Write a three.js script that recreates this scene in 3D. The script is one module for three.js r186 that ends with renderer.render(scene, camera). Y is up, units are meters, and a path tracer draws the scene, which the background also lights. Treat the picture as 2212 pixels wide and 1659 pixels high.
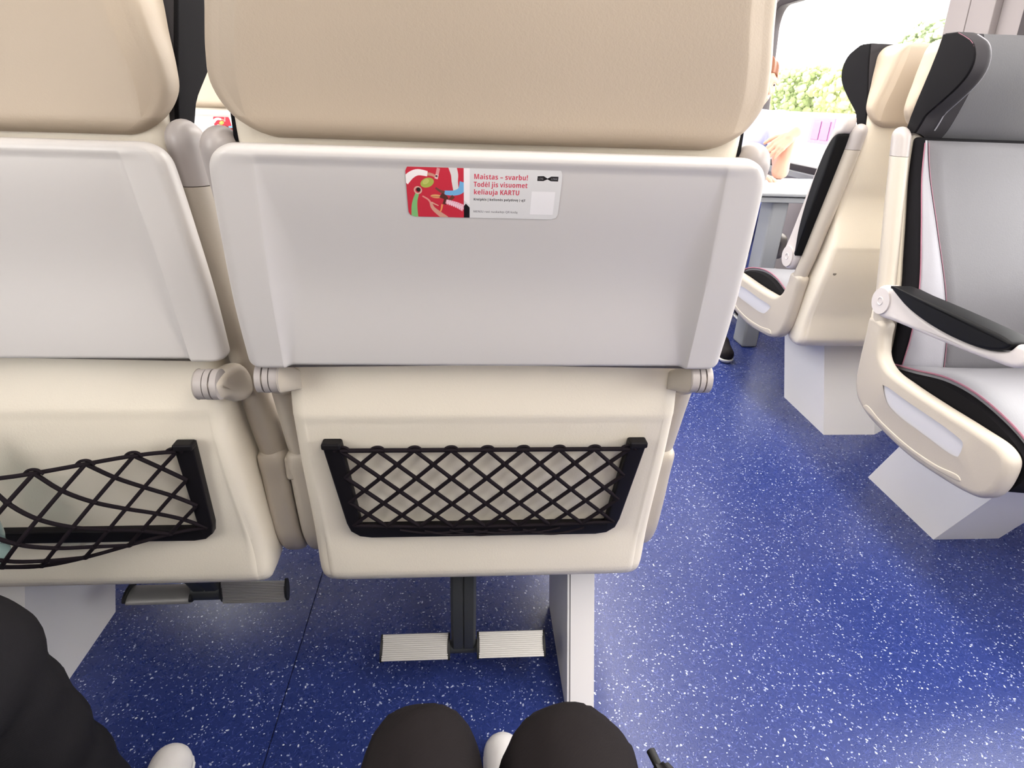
import * as THREE from 'three';
import { mergeGeometries, toCreasedNormals } from 'three/addons/utils/BufferGeometryUtils.js';
import { RoundedBoxGeometry } from 'three/addons/geometries/RoundedBoxGeometry.js';
import { ImprovedNoise } from 'three/addons/math/ImprovedNoise.js';
import { RectAreaLightUniformsLib } from 'three/addons/lights/RectAreaLightUniformsLib.js';

// ---------------------------------------------------------------- camera, sky, lights, exposure
const scene = new THREE.Scene();
const EYE = 1.1, FOCAL = 1280;
const camera = new THREE.PerspectiveCamera(2 * Math.atan(829.5 / FOCAL) * 180 / Math.PI, 2212 / 1659, 0.02, 300);
{
  // the aisle runs to (1013, 208) in the photograph; the horizon falls by 0.037 to the right
  const F = new THREE.Vector3(1013 - 1106, 829.5 - 208, -FOCAL).normalize();
  const P = new THREE.Vector3(2013 - 1106, 829.5 - 245, -FOCAL);
  const U = new THREE.Vector3().crossVectors(P, F).normalize(); if (U.y < 0) U.negate();
  const R = new THREE.Vector3().crossVectors(F, U);
  const m = new THREE.Matrix4().makeBasis(new THREE.Vector3(R.x, U.x, -F.x), new THREE.Vector3(R.y, U.y, -F.y), new THREE.Vector3(R.z, U.z, -F.z));
  camera.quaternion.setFromRotationMatrix(m);
  camera.position.set(0, EYE, 0);
}
scene.background = new THREE.Color(1.0, 0.99, 0.97);
scene.backgroundIntensity = 11.0;
RectAreaLightUniformsLib.init();
const CEIL = 2.15;
const lampStrips = [[-0.30, 5, 0.16], [0.74, 12.5, 0.46], [1.62, 2, 0.16]];
for (const [x, power, wide] of lampStrips) {
  const l = new THREE.RectAreaLight(0xfff8ef, power, wide, 7.6);
  l.position.set(x, CEIL - 0.032, -2.1); l.lookAt(x, 0, -2.1); l.name = 'ceiling_light_source';
  scene.add(l);
}
const renderer = new THREE.WebGLRenderer();
renderer.toneMapping = THREE.LinearToneMapping;
renderer.toneMappingExposure = 0.80;
renderer.shadowMap.enabled = true;

// ---------------------------------------------------------------- helpers
let seed = 7;
const rnd = () => { seed = (seed * 1664525 + 1013904223) >>> 0; return seed / 4294967296; };
const V3 = (x, y, z) => new THREE.Vector3(x, y, z);
const clamp = (x, a = 0, b = 1) => Math.min(b, Math.max(a, x));
const sstep = (a, b, x) => { const t = clamp((x - a) / (b - a)); return t * t * (3 - 2 * t); };
const lerp = (a, b, t) => a + (b - a) * t;
function table(pairs) {                       // smooth table look-up: [[x, y], ...] in rising x
  return (x) => {
    if (x <= pairs[0][0]) return pairs[0][1];
    for (let i = 1; i < pairs.length; i++) if (x <= pairs[i][0]) {
      const [x0, y0] = pairs[i - 1], [x1, y1] = pairs[i];
      const s = (k) => (k <= 0 || k >= pairs.length - 1) ? (pairs[clamp(k + 1, 0, pairs.length - 1)][1] - pairs[clamp(k - 1, 0, pairs.length - 1)][1]) / (pairs[clamp(k + 1, 0, pairs.length - 1)][0] - pairs[clamp(k - 1, 0, pairs.length - 1)][0]) : (pairs[k + 1][1] - pairs[k - 1][1]) / (pairs[k + 1][0] - pairs[k - 1][0]);
      const h = x1 - x0, t = (x - x0) / h, m0 = s(i - 1) * h, m1 = s(i) * h;
      return (2 * t ** 3 - 3 * t * t + 1) * y0 + (t ** 3 - 2 * t * t + t) * m0 + (-2 * t ** 3 + 3 * t * t) * y1 + (t ** 3 - t * t) * m1;
    }
    return pairs[pairs.length - 1][1];
  };
}
const taken = {};
function numbered(name) { const n = taken[name] = (taken[name] ?? -1) + 1; return n ? name + '_' + String(n).padStart(3, '0') : name; }
function tag(o, label, category, group, kind) {
  o.userData = { label, category };
  if (group) o.userData.group = group;
  if (kind) { o.userData.kind = kind; }
  return o;
}
function mesh(name, geo, mat, parent) {
  const m = new THREE.Mesh(geo, mat); m.name = parent ? name : numbered(name);
  m.castShadow = m.receiveShadow = true; (parent || scene).add(m); return m;
}
function thing(name, label, category, pos, turn = 0, group) {
  const g = new THREE.Group(); g.name = numbered(name); g.position.set(...pos); g.rotation.y = turn; scene.add(g);
  return tag(g, label, category, group);
}
function structure(name, geo, mat, parent) {
  const m = mesh(name, geo, mat, parent); if (!parent) m.userData = { kind: 'structure' }; return m;
}
function geoFrom(pos, idx, uv) {
  const g = new THREE.BufferGeometry();
  g.setAttribute('position', new THREE.Float32BufferAttribute(pos, 3));
  if (uv) g.setAttribute('uv', new THREE.Float32BufferAttribute(uv, 2));
  g.setIndex(idx); g.computeVertexNormals(); return g;
}
const crease = (g, deg = 40) => { g.scale(2000, 2000, 2000); const r = toCreasedNormals(g, deg * Math.PI / 180); r.scale(0.0005, 0.0005, 0.0005); return r; };   // its vertex hash is coarse: work in half millimetres
function box(x0, x1, y0, y1, z0, z1) { const g = new THREE.BoxGeometry(x1 - x0, y1 - y0, z1 - z0); g.translate((x0 + x1) / 2, (y0 + y1) / 2, (z0 + z1) / 2); return g; }
function rbox(x0, x1, y0, y1, z0, z1, r = 0.005, s = 3) { const g = new RoundedBoxGeometry(x1 - x0, y1 - y0, z1 - z0, s, r); g.translate((x0 + x1) / 2, (y0 + y1) / 2, (z0 + z1) / 2); return g; }
function merged(list) { return mergeGeometries(list.map((g) => { const n = g.index ? g.toNonIndexed() : g.clone(); for (const k of Object.keys(n.attributes)) if (!['position', 'normal', 'uv'].includes(k)) n.deleteAttribute(k); if (!n.attributes.uv) n.setAttribute('uv', new THREE.Float32BufferAttribute(new Float32Array(n.attributes.position.count * 2), 2)); return n; })); }
// loops of equal length joined into a closed body; uv = (x, y) of the points
function loft(rings, deg = 40, closeEnds = true, flip = false) {
  const n = rings[0].length, pos = [], uv = [], idx = [];
  for (const r of rings) for (const p of r) { pos.push(p.x, p.y, p.z); uv.push(p.x + p.z * 0.5, p.y); }
  const q = (a, b, c) => flip ? idx.push(a, c, b) : idx.push(a, b, c);
  for (let i = 0; i < rings.length - 1; i++) for (let j = 0; j < n; j++) {
    const a = i * n + j, b = i * n + (j + 1) % n, c = a + n, d = b + n;
    q(a, b, d); q(a, d, c);
  }
  if (closeEnds) for (const e of [0, rings.length - 1]) {
    const c = new THREE.Vector3(); for (const p of rings[e]) c.add(p); c.divideScalar(n);
    pos.push(c.x, c.y, c.z); uv.push(c.x, c.y); const k = pos.length / 3 - 1;
    for (let j = 0; j < n; j++) { const a = e * n + j, b = e * n + (j + 1) % n; e ? q(a, b, k) : q(b, a, k); }
  }
  return crease(geoFrom(pos, idx, uv), deg);
}
// A padded slab, seat axes: x across, h up, w forward (three z = -w). half(h) half width; rear(x, h), front(x, h) in w.
function slab({ h0, h1, half, rear, front, r = 0.01, R0 = 0.01, R1 = 0.01, C0 = R0, C1 = R1, nx = 40, nh = 28, lines = null, left = -1, right = 1, deg = 40 }) {
  const ins = (d, R) => (R > 0 && d < R) ? R - Math.sqrt(Math.max(0, R * R - (R - d) ** 2)) : 0;
  const hs = new Set(); const add = (h) => hs.add(+clamp(h, h0, h1).toFixed(5));
  for (let i = 0; i <= nh; i++) add(lerp(h0, h1, i / nh));
  for (const R of [R0, C0]) for (let k = 0; k <= 7; k++) add(h0 + R * (1 - Math.cos(k / 7 * Math.PI / 2)));
  for (const R of [R1, C1]) for (let k = 0; k <= 7; k++) add(h1 - R * (1 - Math.cos(k / 7 * Math.PI / 2)));
  const rings = [];
  for (const h of [...hs].sort((a, b) => a - b)) {
    const iw = Math.max(ins(h - h0, R0), ins(h1 - h, R1)), ia = Math.max(ins(h - h0, C0), ins(h1 - h, C1));
    const a = Math.max(0.001, half(h) - ia), xl = left * a, xr = right * a;
    const rad = Math.min(r, (xr - xl) * 0.4);
    const re = (x) => rear(x, h) + iw, fr = (x) => Math.max(rear(x, h) + iw + 0.0005, front(x, h) - iw);
    const ring = [], put = (x, w) => ring.push(V3(x, h, -w));
    const xs = lines ? lines(h, xr - rad) : null;
    for (let i = 0; i <= (xs ? xs.length - 1 : nx); i++) { const x = xs ? xs[i] : lerp(xl + rad, xr - rad, i / nx); put(x, re(x)); }
    const corner = (cx, sgnx, w, sgnw, flipd) => { for (let k = 1; k < 5; k++) { const t = (flipd ? 5 - k : k) / 5 * Math.PI / 2; put(cx + sgnx * rad * Math.sin(t), w + sgnw * Math.min(rad, (fr(cx) - re(cx)) / 2) * (1 - Math.cos(t))); } };
    corner(xr - rad, 1, re(xr - rad), 1, false);
    put(xr, lerp(re(xr - rad), fr(xr - rad), 0.5));
    corner(xr - rad, 1, fr(xr - rad), -1, true);
    for (let i = 0; i <= nx; i++) { const x = lerp(xr - rad, xl + rad, i / nx); put(x, fr(x)); }
    corner(xl + rad, -1, fr(xl + rad), -1, false);
    put(xl, lerp(re(xl + rad), fr(xl + rad), 0.5));
    corner(xl + rad, -1, re(xl + rad), 1, true);
    rings.push(ring);
  }
  return loft(rings, deg);
}
// columns across that follow given lines (distances from the middle, inner to outer) on both sides
function columns(lines, counts, edge) {
  const r = [], stops = [0, ...lines.map((x) => Math.min(x, edge - 1e-4)), edge];
  for (let k = 0; k < stops.length - 1; k++) for (let i = 0; i < counts[k]; i++) r.push(lerp(stops[k], stops[k + 1], i / counts[k]));
  r.push(edge); return [...r.slice(1).reverse().map((x) => -x), ...r];
}
// a profile in the (w, h) plane given thickness across x, with rounded edges
function side(points, xc, thick, bevel, holes = [], smooth = true, seg = 4) {
  const mk = (pts, S) => { const s = new S(); if (smooth) { const c = new THREE.CatmullRomCurve3(pts.map((p) => V3(p[0], p[1], 0)), true, 'centripetal'); const q = c.getPoints(pts.length * 6); q.forEach((p, i) => i ? s.lineTo(p.x, p.y) : s.moveTo(p.x, p.y)); } else pts.forEach((p, i) => i ? s.lineTo(p[0], p[1]) : s.moveTo(p[0], p[1])); return s; };
  const shape = mk(points, THREE.Shape); for (const h of holes) shape.holes.push(mk(h, THREE.Path));
  let g = new THREE.ExtrudeGeometry(shape, { depth: Math.max(0.0005, thick - 2 * bevel), bevelEnabled: bevel > 0, bevelThickness: bevel, bevelSize: bevel, bevelOffset: -bevel, bevelSegments: seg, curveSegments: 6 });
  g.translate(0, 0, -(thick - 2 * bevel) / 2);
  g.rotateY(Math.PI / 2);                      // (w, h, t) -> x = t, z = -w
  g.translate(xc, 0, 0);
  return crease(g, 42);
}
function tube(points, radius, radial = 8, seg = points.length * 4, closed = false, tension = 0.5) {
  return new THREE.TubeGeometry(new THREE.CatmullRomCurve3(points, closed, 'catmullrom', tension), seg, radius, radial, closed);
}
const P = (x, h, w) => V3(x, h, -w);          // a point in seat axes

// ---------------------------------------------------------------- textures and materials
const noise = new ImprovedNoise();
function dataTex(n, fn, srgb, repeat = 1) {
  const d = new Uint8Array(n * n * 4);
  for (let y = 0; y < n; y++) for (let x = 0; x < n; x++) { const c = fn(x, y); const k = (y * n + x) * 4; d[k] = c[0]; d[k + 1] = c[1]; d[k + 2] = c[2]; d[k + 3] = 255; }
  const t = new THREE.DataTexture(d, n, n); t.wrapS = t.wrapT = THREE.RepeatWrapping; t.magFilter = THREE.LinearFilter; t.minFilter = THREE.LinearFilter;
  if (srgb) t.colorSpace = THREE.SRGBColorSpace; t.repeat.set(repeat, repeat); t.needsUpdate = true; return t;
}
const hash = (x, y) => { let h = (x * 374761393 + y * 668265263) | 0; h = Math.imul(h ^ (h >>> 13), 1274126177); return ((h ^ (h >>> 16)) >>> 0) / 4294967296; };
const wrapNoise = (x, y, n, cells) => {        // tileable value noise
  const fx = x / n * cells, fy = y / n * cells, x0 = Math.floor(fx), y0 = Math.floor(fy), tx = sstep(0, 1, fx - x0), ty = sstep(0, 1, fy - y0);
  const H = (a, b) => hash((a + cells) % cells, (b + cells) % cells);
  return lerp(lerp(H(x0, y0), H(x0 + 1, y0), tx), lerp(H(x0, y0 + 1), H(x0 + 1, y0 + 1), tx), ty);
};
const grainTex = dataTex(256, (x, y) => { const v = 255 * (0.6 * wrapNoise(x, y, 256, 128) + 0.4 * wrapNoise(x, y, 256, 48)); return [v, v, v]; }, false, 9);
const weaveTex = dataTex(128, (x, y) => { const v = 255 * (0.5 + 0.25 * Math.sin(x / 128 * Math.PI * 2 * 24) * Math.sin(y / 128 * Math.PI * 2 * 24) + 0.25 * (hash(x, y) - 0.5)); return [v, v, v]; }, false, 14);
const scuffTex = dataTex(256, (x, y) => { const v = 205 + 50 * (0.5 * wrapNoise(x, y, 256, 9) + 0.5 * wrapNoise(x, y, 256, 31)); return [v, v, v]; }, false, 3);
const C = (r, g, b) => new THREE.Color().setRGB(r / 255, g / 255, b / 255, THREE.SRGBColorSpace);
const std = (o) => new THREE.MeshStandardMaterial(o);
const soft = (o) => new THREE.MeshPhysicalMaterial({ specularIntensity: 0.3, ...o });
const M = {
  shell: std({ color: C(230, 221, 204), roughness: 0.5, bumpMap: grainTex, bumpScale: 0.00015, name: 'cream_plastic' }),
  headShell: std({ color: C(185, 170, 151), roughness: 0.5, bumpMap: grainTex, bumpScale: 0.00015, name: 'shaded_beige_plastic' }),  // tan shell plastic, darkened: shade on the headrest back is put into the colour
  tray: std({ color: C(207, 203, 200), roughness: 0.42, roughnessMap: scuffTex, name: 'light_grey_plastic' }),
  frame: std({ color: C(186, 177, 164), roughness: 0.42, bumpMap: grainTex, bumpScale: 0.0001, name: 'cream_frame_plastic' }),
  cap: std({ color: C(172, 165, 162), roughness: 0.38, name: 'grey_cap_plastic' }),
  arm: std({ color: C(206, 199, 196), roughness: 0.4, name: 'white_arm_plastic' }),
  inset: std({ color: C(203, 202, 206), roughness: 0.35, name: 'inset_panel' }),
  black: soft({ color: C(20, 19, 22), roughness: 0.85, bumpMap: weaveTex, bumpScale: 0.0003, name: 'black_fabric' }),
  charcoal: soft({ color: C(56, 54, 57), roughness: 0.6, bumpMap: weaveTex, bumpScale: 0.0002, name: 'charcoal_leather' }),
  grey: std({ color: C(106, 105, 109), roughness: 0.55, bumpMap: grainTex, bumpScale: 0.0002, name: 'grey_leather' }),
  graphite: std({ color: C(98, 98, 101), roughness: 0.55, bumpMap: grainTex, bumpScale: 0.0002, name: 'graphite_leather' }),
  seatTop: std({ color: C(128, 127, 132), roughness: 0.5, bumpMap: grainTex, bumpScale: 0.0002, name: 'seat_leather' }),
  lilac: std({ color: C(160, 159, 166), roughness: 0.5, bumpMap: grainTex, bumpScale: 0.0002, name: 'pale_grey_leather' }),
  stitch: std({ color: C(158, 105, 122), roughness: 0.7, name: 'pink_stitching' }),
  padBlack: soft({ color: C(18, 18, 20), roughness: 0.55, name: 'black_arm_pad' }),
  netBlack: soft({ color: C(22, 20, 23), roughness: 0.5, name: 'black_net_plastic' }),
  cord: soft({ color: C(26, 20, 25), roughness: 0.8, name: 'elastic_cord' }),
  steel: std({ color: C(230, 227, 225), roughness: 0.45, name: 'white_powder_coat' }),
  groove: std({ color: C(120, 118, 118), roughness: 0.7, name: 'grey_joint' }),
  alu: std({ color: C(176, 174, 171), roughness: 0.45, metalness: 0.55, name: 'aluminium' }),
  rubber: std({ color: C(24, 24, 25), roughness: 0.6, name: 'black_rubber' }),
  footArm: std({ color: C(52, 54, 55), roughness: 0.45, name: 'dark_grey_metal' }),
  wall: std({ color: C(152, 145, 145), roughness: 0.55, name: 'wall_panel' }),
  ceil: std({ color: C(232, 230, 226), roughness: 0.7, name: 'ceiling_panel' }),
  gasket: std({ color: C(58, 52, 55), roughness: 0.6, name: 'window_gasket' }),
  tableTop: std({ color: C(225, 225, 225), roughness: 0.3, name: 'table_laminate' }),
  tableGrey: std({ color: C(150, 152, 155), roughness: 0.45, name: 'grey_metal' }),
  bolt: std({ color: C(150, 145, 140), roughness: 0.3, metalness: 1, name: 'bolt_steel' }),
};

// ---------------------------------------------------------------- floor
function floorTexture(n) {
  const cv = document.createElement('canvas'); cv.width = cv.height = n; const g = cv.getContext('2d');
  g.fillStyle = 'rgb(41,55,116)'; g.fillRect(0, 0, n, n);
  const around = (draw, x, y) => { for (const dx of [0, -n, n]) for (const dy of [0, -n, n]) if (x + dx > -40 && x + dx < n + 40 && y + dy > -40 && y + dy < n + 40) draw(x + dx, y + dy); };
  for (let i = 0; i < 9000; i++) {             // faint lighter flecks and worms
    const x = rnd() * n, y = rnd() * n, a = rnd() * 7, l = 3 + rnd() * 9, k = rnd();
    g.strokeStyle = `rgba(${k < 0.5 ? '86,98,176' : '110,120,190'},${0.2 + 0.4 * rnd()})`; g.lineWidth = 1.5 + rnd() * 2.5; g.lineCap = 'round';
    const b = a + (rnd() - 0.5) * 1.6;
    around((u, v) => { g.beginPath(); g.moveTo(u, v); g.quadraticCurveTo(u + Math.cos(a) * l, v + Math.sin(a) * l, u + Math.cos(a) * l + Math.cos(b) * l, v + Math.sin(a) * l + Math.sin(b) * l); g.stroke(); }, x, y);
  }
  for (let i = 0; i < 4700; i++) {             // bright chips
    const x = rnd() * n, y = rnd() * n, r = 1.35 + rnd() * rnd() * 3.9, e = 1 + rnd() * 1.3, a = rnd() * 7, t = 0.5 + 0.5 * rnd();
    g.fillStyle = (() => { const q = rnd(); return `rgba(${196 + 44 * q | 0},${204 + 40 * q | 0},${232 + 20 * q | 0},${t})`; })();
    around((u, v) => { g.beginPath(); g.ellipse(u, v, r * e, r, a, 0, 7); g.fill(); }, x, y);
  }
  const t = new THREE.CanvasTexture(cv); t.colorSpace = THREE.SRGBColorSpace; t.wrapS = t.wrapT = THREE.RepeatWrapping; t.repeat.set(1 / 0.8, 1 / 0.8); return t;
}
const vinyl = new THREE.MeshPhysicalMaterial({ color: 0xffffff, map: floorTexture(2048), roughness: 0.33, roughnessMap: dataTex(256, (x, y) => { const v = 190 + 65 * (0.5 * wrapNoise(x, y, 256, 40) + 0.5 * wrapNoise(x, y, 256, 110)); return [v, v, v]; }, false, 2.5), specularIntensity: 1, bumpMap: grainTex, bumpScale: 0.0002, name: 'speckled_blue_vinyl' });
const XL = -1.1, XR = 2.0, ZB = 1.75, ZF = -6.6;     // room: left, right, rear, front
structure('floor', box(XL - 0.06, XR + 0.06, -0.1, -0.004, ZF - 0.06, ZB + 0.06), std({ color: C(30, 32, 60), roughness: 0.8, name: 'floor_base' }));
function vinylSheet(x0, x1) {
  const g = new THREE.BoxGeometry(x1 - x0, 0.005, ZB - ZF); g.translate((x0 + x1) / 2, -0.0025, (ZB + ZF) / 2);
  const p = g.attributes.position, uv = g.attributes.uv; for (let i = 0; i < p.count; i++) uv.setXY(i, p.getX(i), p.getZ(i));
  return g;
}
const floorObject = scene.children.find((o) => o.name === 'floor');
mesh('vinyl_sheet', vinylSheet(XL, -0.3695), vinyl, floorObject);
mesh('vinyl_sheet', vinylSheet(-0.3672, XR), vinyl, floorObject);

// ---------------------------------------------------------------- walls, windows, ceiling
const SILL = 0.745, LEAN = 5 * Math.PI / 180, UPPER = 1.46;
const windowSpans = [[-1.05, 0.5], [0.86, 2.29], [2.66, 4.30], [4.66, 6.1]];
const paneMat = new THREE.MeshPhysicalMaterial({ color: 0xffffff, roughness: 0.02, transmission: 1, thickness: 0, ior: 1.45, name: 'window_glass' });
function rrect(S, u0, u1, v0, v1, r) {
  const s = new S(); s.moveTo(u0 + r, v0); s.lineTo(u1 - r, v0); s.absarc(u1 - r, v0 + r, r, -Math.PI / 2, 0, false); s.lineTo(u1, v1 - r); s.absarc(u1 - r, v1 - r, r, 0, Math.PI / 2, false);
  s.lineTo(u0 + r, v1); s.absarc(u0 + r, v1 - r, r, Math.PI / 2, Math.PI, false); s.lineTo(u0, v0 + r); s.absarc(u0 + r, v0 + r, r, Math.PI, Math.PI * 1.5, false); return s;
}
function plate(outer, holes, t0, t1, bevel = 0) {
  for (const h of holes) outer.holes.push(h);
  const g = new THREE.ExtrudeGeometry(outer, { depth: t1 - t0 - 2 * bevel, bevelEnabled: bevel > 0, bevelThickness: bevel, bevelSize: bevel, bevelOffset: -bevel, bevelSegments: 3, curveSegments: 10 });
  g.translate(0, 0, t0 + bevel); return crease(g, 35);
}
let windowNumber = 0;
for (const sgn of [1, -1]) {
  const X0 = sgn > 0 ? XR : XL, s = Math.sin(LEAN), c = Math.cos(LEAN);
  const onWall = new THREE.Matrix4().makeBasis(V3(0, 0, -sgn), V3(-sgn * s, c, 0), V3(sgn * c, s, 0)).setPosition(X0, SILL, 0);
  const spans = sgn > 0 ? windowSpans : [[-1.05, 0.12], ...windowSpans.slice(1)].map(([a, b]) => [-b, -a]);
  const u0 = sgn > 0 ? -ZB : ZF, u1 = sgn > 0 ? -ZF : ZB;
  const wallShape = new THREE.Shape([new THREE.Vector2(u0, -0.01), new THREE.Vector2(u1, -0.01), new THREE.Vector2(u1, UPPER), new THREE.Vector2(u0, UPPER)]);
  const upper = plate(wallShape, spans.map(([a, b]) => rrect(THREE.Path, a, b, 0.03, 0.945, 0.15)), 0, 0.06); upper.applyMatrix4(onWall);
  const lower = box(sgn > 0 ? X0 : X0 - 0.06, sgn > 0 ? X0 + 0.06 : X0, 0, SILL, ZF, ZB);
  structure(sgn > 0 ? 'wall_right' : 'wall_left', merged([upper, lower]), M.wall);
  structure(sgn > 0 ? 'baseboard_right' : 'baseboard_left', rbox(sgn > 0 ? X0 - 0.07 : X0, sgn > 0 ? X0 : X0 + 0.07, 0, 0.16, ZF, ZB, 0.01), M.tableGrey);
  const sill = rbox(sgn > 0 ? X0 - 0.022 : X0 - 0.01, sgn > 0 ? X0 + 0.01 : X0 + 0.022, SILL - 0.028, SILL + 0.012, ZF, ZB, 0.008);
  structure(sgn > 0 ? 'trim_1' : 'trim_2', sill, M.tableGrey);
  for (const [a, b] of spans) {
    const w = new THREE.Group(); w.name = 'window_' + (++windowNumber); w.userData = { kind: 'structure' }; scene.add(w);
    const f = plate(rrect(THREE.Shape, a - 0.018, b + 0.018, 0.012, 0.963, 0.165), [rrect(THREE.Path, a + 0.02, b - 0.02, 0.05, 0.925, 0.13)], -0.012, 0.05, 0.004); f.applyMatrix4(onWall);
    mesh('window_frame', f, M.gasket, w);
    const p = new THREE.ShapeGeometry(rrect(THREE.Shape, a + 0.015, b - 0.015, 0.045, 0.93, 0.135), 10); p.translate(0, 0, 0.035); p.applyMatrix4(onWall);
    mesh('pane', p, paneMat, w);
  }
  // pillar covers between the windows: two panels with an open joint
  let n = sgn > 0 ? 3 : 20;
  for (let i = 0; i < spans.length; i++) {
    const list = [...spans].sort((p, q) => p[0] - q[0]); if (i === list.length - 1) continue;
    const a = list[i][1], b = list[i + 1][0]; if (b - a < 0.3) continue;
    const near = sgn > 0 ? a + 0.13 : a + 0.03, far = sgn > 0 ? b + 0.002 : b - 0.13, mid = sgn > 0 ? far - 0.115 : near + 0.115;
    for (const [p, q] of [[near, mid - 0.0022], [mid + 0.0022, far]]) {
      const g = plate(new THREE.Shape([new THREE.Vector2(p, -0.005), new THREE.Vector2(q, -0.005), new THREE.Vector2(q, UPPER - 0.06), new THREE.Vector2(p, UPPER - 0.06)]), [], -0.03, 0.0, 0.003); g.applyMatrix4(onWall);
      structure('trim_' + (n++), g, M.wall);
    }
  }
}
structure('ceiling', box(XL - 0.06, XR + 0.06, CEIL, CEIL + 0.08, ZF - 0.06, ZB + 0.06), M.ceil);
structure('wall_front', box(XL - 0.06, XR + 0.06, -0.1, CEIL, ZF - 0.06, ZF), M.wall);
structure('wall_rear', box(XL - 0.06, XR + 0.06, -0.1, CEIL, ZB, ZB + 0.06), M.wall);
const diffuser = std({ color: 0xffffff, emissive: new THREE.Color(1, 0.95, 0.88), emissiveIntensity: 2.2, roughness: 0.5, name: 'light_diffuser' });
lampStrips.forEach(([x, , wide], i) => {
  const t = thing('ceiling_light', ['long ceiling light strip above the paired seats', 'long ceiling light strip above the aisle', 'long ceiling light strip above the single seats'][i], 'ceiling light', [x, CEIL, -2.1]);
  mesh('housing', box(-wide / 2 - 0.02, wide / 2 + 0.02, -0.02, 0.0, -3.84, 3.84), M.arm, t);
  mesh('light_diffuser', rbox(-wide / 2, wide / 2, -0.028, -0.019, -3.8, 3.8, 0.004), diffuser, t);
});

// ---------------------------------------------------------------- the seat
// profile of the reclined seat back (w as a function of h); u = 1 sets the back upright from h = 0.62 up
const rearAt = table([[0.33, 0.096], [0.37, 0.090], [0.42, 0.089], [0.46, 0.085], [0.56, 0.067], [0.66, 0.047], [0.692, 0.0405], [0.705, 0.0395], [0.74, 0.041], [0.80, 0.044], [0.85, 0.036], [0.90, 0.014], [1.0, -0.022], [1.06, -0.036], [1.10, -0.042]]);
const edgeAt = table([[0.33, 0.190], [0.45, 0.185], [0.57, 0.165], [0.685, 0.130], [0.82, 0.075], [0.95, 0.022], [1.05, -0.004], [1.12, -0.004]]);
const cushAt = table([[0.40, 0.205], [0.488, 0.205], [0.575, 0.198], [0.685, 0.172], [0.826, 0.110], [0.95, 0.052], [1.04, 0.022]]);
const upright = (h, u) => u * 0.25 * (h < 0.58 ? 0 : h < 0.70 ? (h - 0.58) ** 2 / 0.24 : h - 0.64);
const shellHalf = table([[0.33, 0.272], [0.40, 0.276], [0.50, 0.274], [0.60, 0.272], [0.70, 0.268], [0.80, 0.264], [0.95, 0.260], [1.10, 0.256]]);
const headHalf = table([[1.04, 0.264], [1.10, 0.268], [1.13, 0.264], [1.166, 0.255], [1.19, 0.250], [1.22, 0.243], [1.29, 0.230]]);

function shellGeometry(u) {
  const front = (x, h) => Math.max(edgeAt(h), rearAt(h) + 0.012) + upright(h, u);
  const rear = (x, h) => {
    const ax = Math.abs(x);
    const pan = 0.0022 * sstep(0.2565, 0.2475, ax) * sstep(0.405, 0.475, h) * (h < 0.692 ? 1 : h < 0.697 ? (0.697 - h) / 0.005 : 0);
    const bulge = -0.002 * sstep(0.28, 0.22, ax) * sstep(0.47, 0.40, h);
    const flank = 0.030 * sstep(0.245, 0.278, ax) ** 2;
    return Math.min(rearAt(h) + upright(h, u) + pan + bulge + flank, front(x, h) - 0.004);
  };
  return slab({ h0: 0.335, h1: 1.105, half: shellHalf, rear, front, r: 0.018, R0: 0.045, R1: 0.01, C0: 0.026, C1: 0.01, nx: 60, nh: 110, deg: 30, lines: (h, e) => columns([0.215, 0.2475, 0.2565], [20, 6, 6, 8], e) });
}
function headShellGeometry(u) {
  const rearH = table([[1.045, -0.050], [1.10, -0.064], [1.16, -0.078], [1.22, -0.089], [1.29, -0.097]]);
  const front = (x, h) => lerp(-0.022, 0.012, sstep(1.05, 1.28, h)) + upright(h, u);
  const rear = (x, h) => {
    const ax = Math.abs(x), b = headHalf(h) - 0.032;
    const flank = 0.42 * Math.max(0, ax - b) - 0.004 * sstep(0.16, 0.0, ax);
    return rearH(h) + upright(h, u) + flank;
  };
  return slab({ h0: 1.057, h1: 1.277, half: headHalf, rear, front, r: 0.016, R0: 0.02, R1: 0.014, C0: 0.06, C1: 0.04, nx: 60, nh: 46, deg: 30, lines: (h, e) => columns([0.16, headHalf(h) - 0.0325, headHalf(h) - 0.0315], [14, 10, 1, 8], e) });
}
const wingOut = table([[1.03, 0], [1.045, 0.006], [1.07, 0.028], [1.10, 0.060], [1.13, 0.096], [1.16, 0.127], [1.185, 0.142], [1.21, 0.142], [1.235, 0.128], [1.255, 0.104], [1.27, 0.066], [1.282, 0.03]]);
function headFront(x, h, u) {
  const ax = Math.abs(x), base = lerp(-0.02, 0.014, sstep(1.05, 1.28, h)) + upright(h, u);
  const t = clamp((h - 1.035) / 0.243), body = 0.055 * Math.pow(Math.sin(Math.PI * clamp(t, 0.02, 0.985)), 0.35);
  const wing = 0.92 * wingOut(h) * sstep(0.168, 0.222, ax);
  return base + Math.max(body, wing) + 0.015 * sstep(0.2, 0.0, ax);
}
const headRear = (h, u) => lerp(-0.024, 0.008, sstep(1.05, 1.28, h)) + upright(h, u);
function headPiece(u, x0, x1, nx) {            // a piece of the headrest cushion between two lines across
  const rings = [];
  for (let i = 0; i <= nx; i++) {
    const x = lerp(x0, x1, i / nx), ring = [], hb = 1.036 + 0.016 * sstep(0.20, 0.256, Math.abs(x));
    for (let k = 0; k <= 22; k++) { const h = lerp(hb, 1.279, k / 22); ring.push(P(x, h, Math.max(headFront(x, h, u), headRear(h, u) + 0.006))); }
    for (let k = 22; k >= 0; k -= 2) { const h = lerp(hb, 1.279, k / 22); ring.push(P(x, h, headRear(h, u))); }
    rings.push(ring);
  }
  return loft(rings, 38, true);
}
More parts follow.
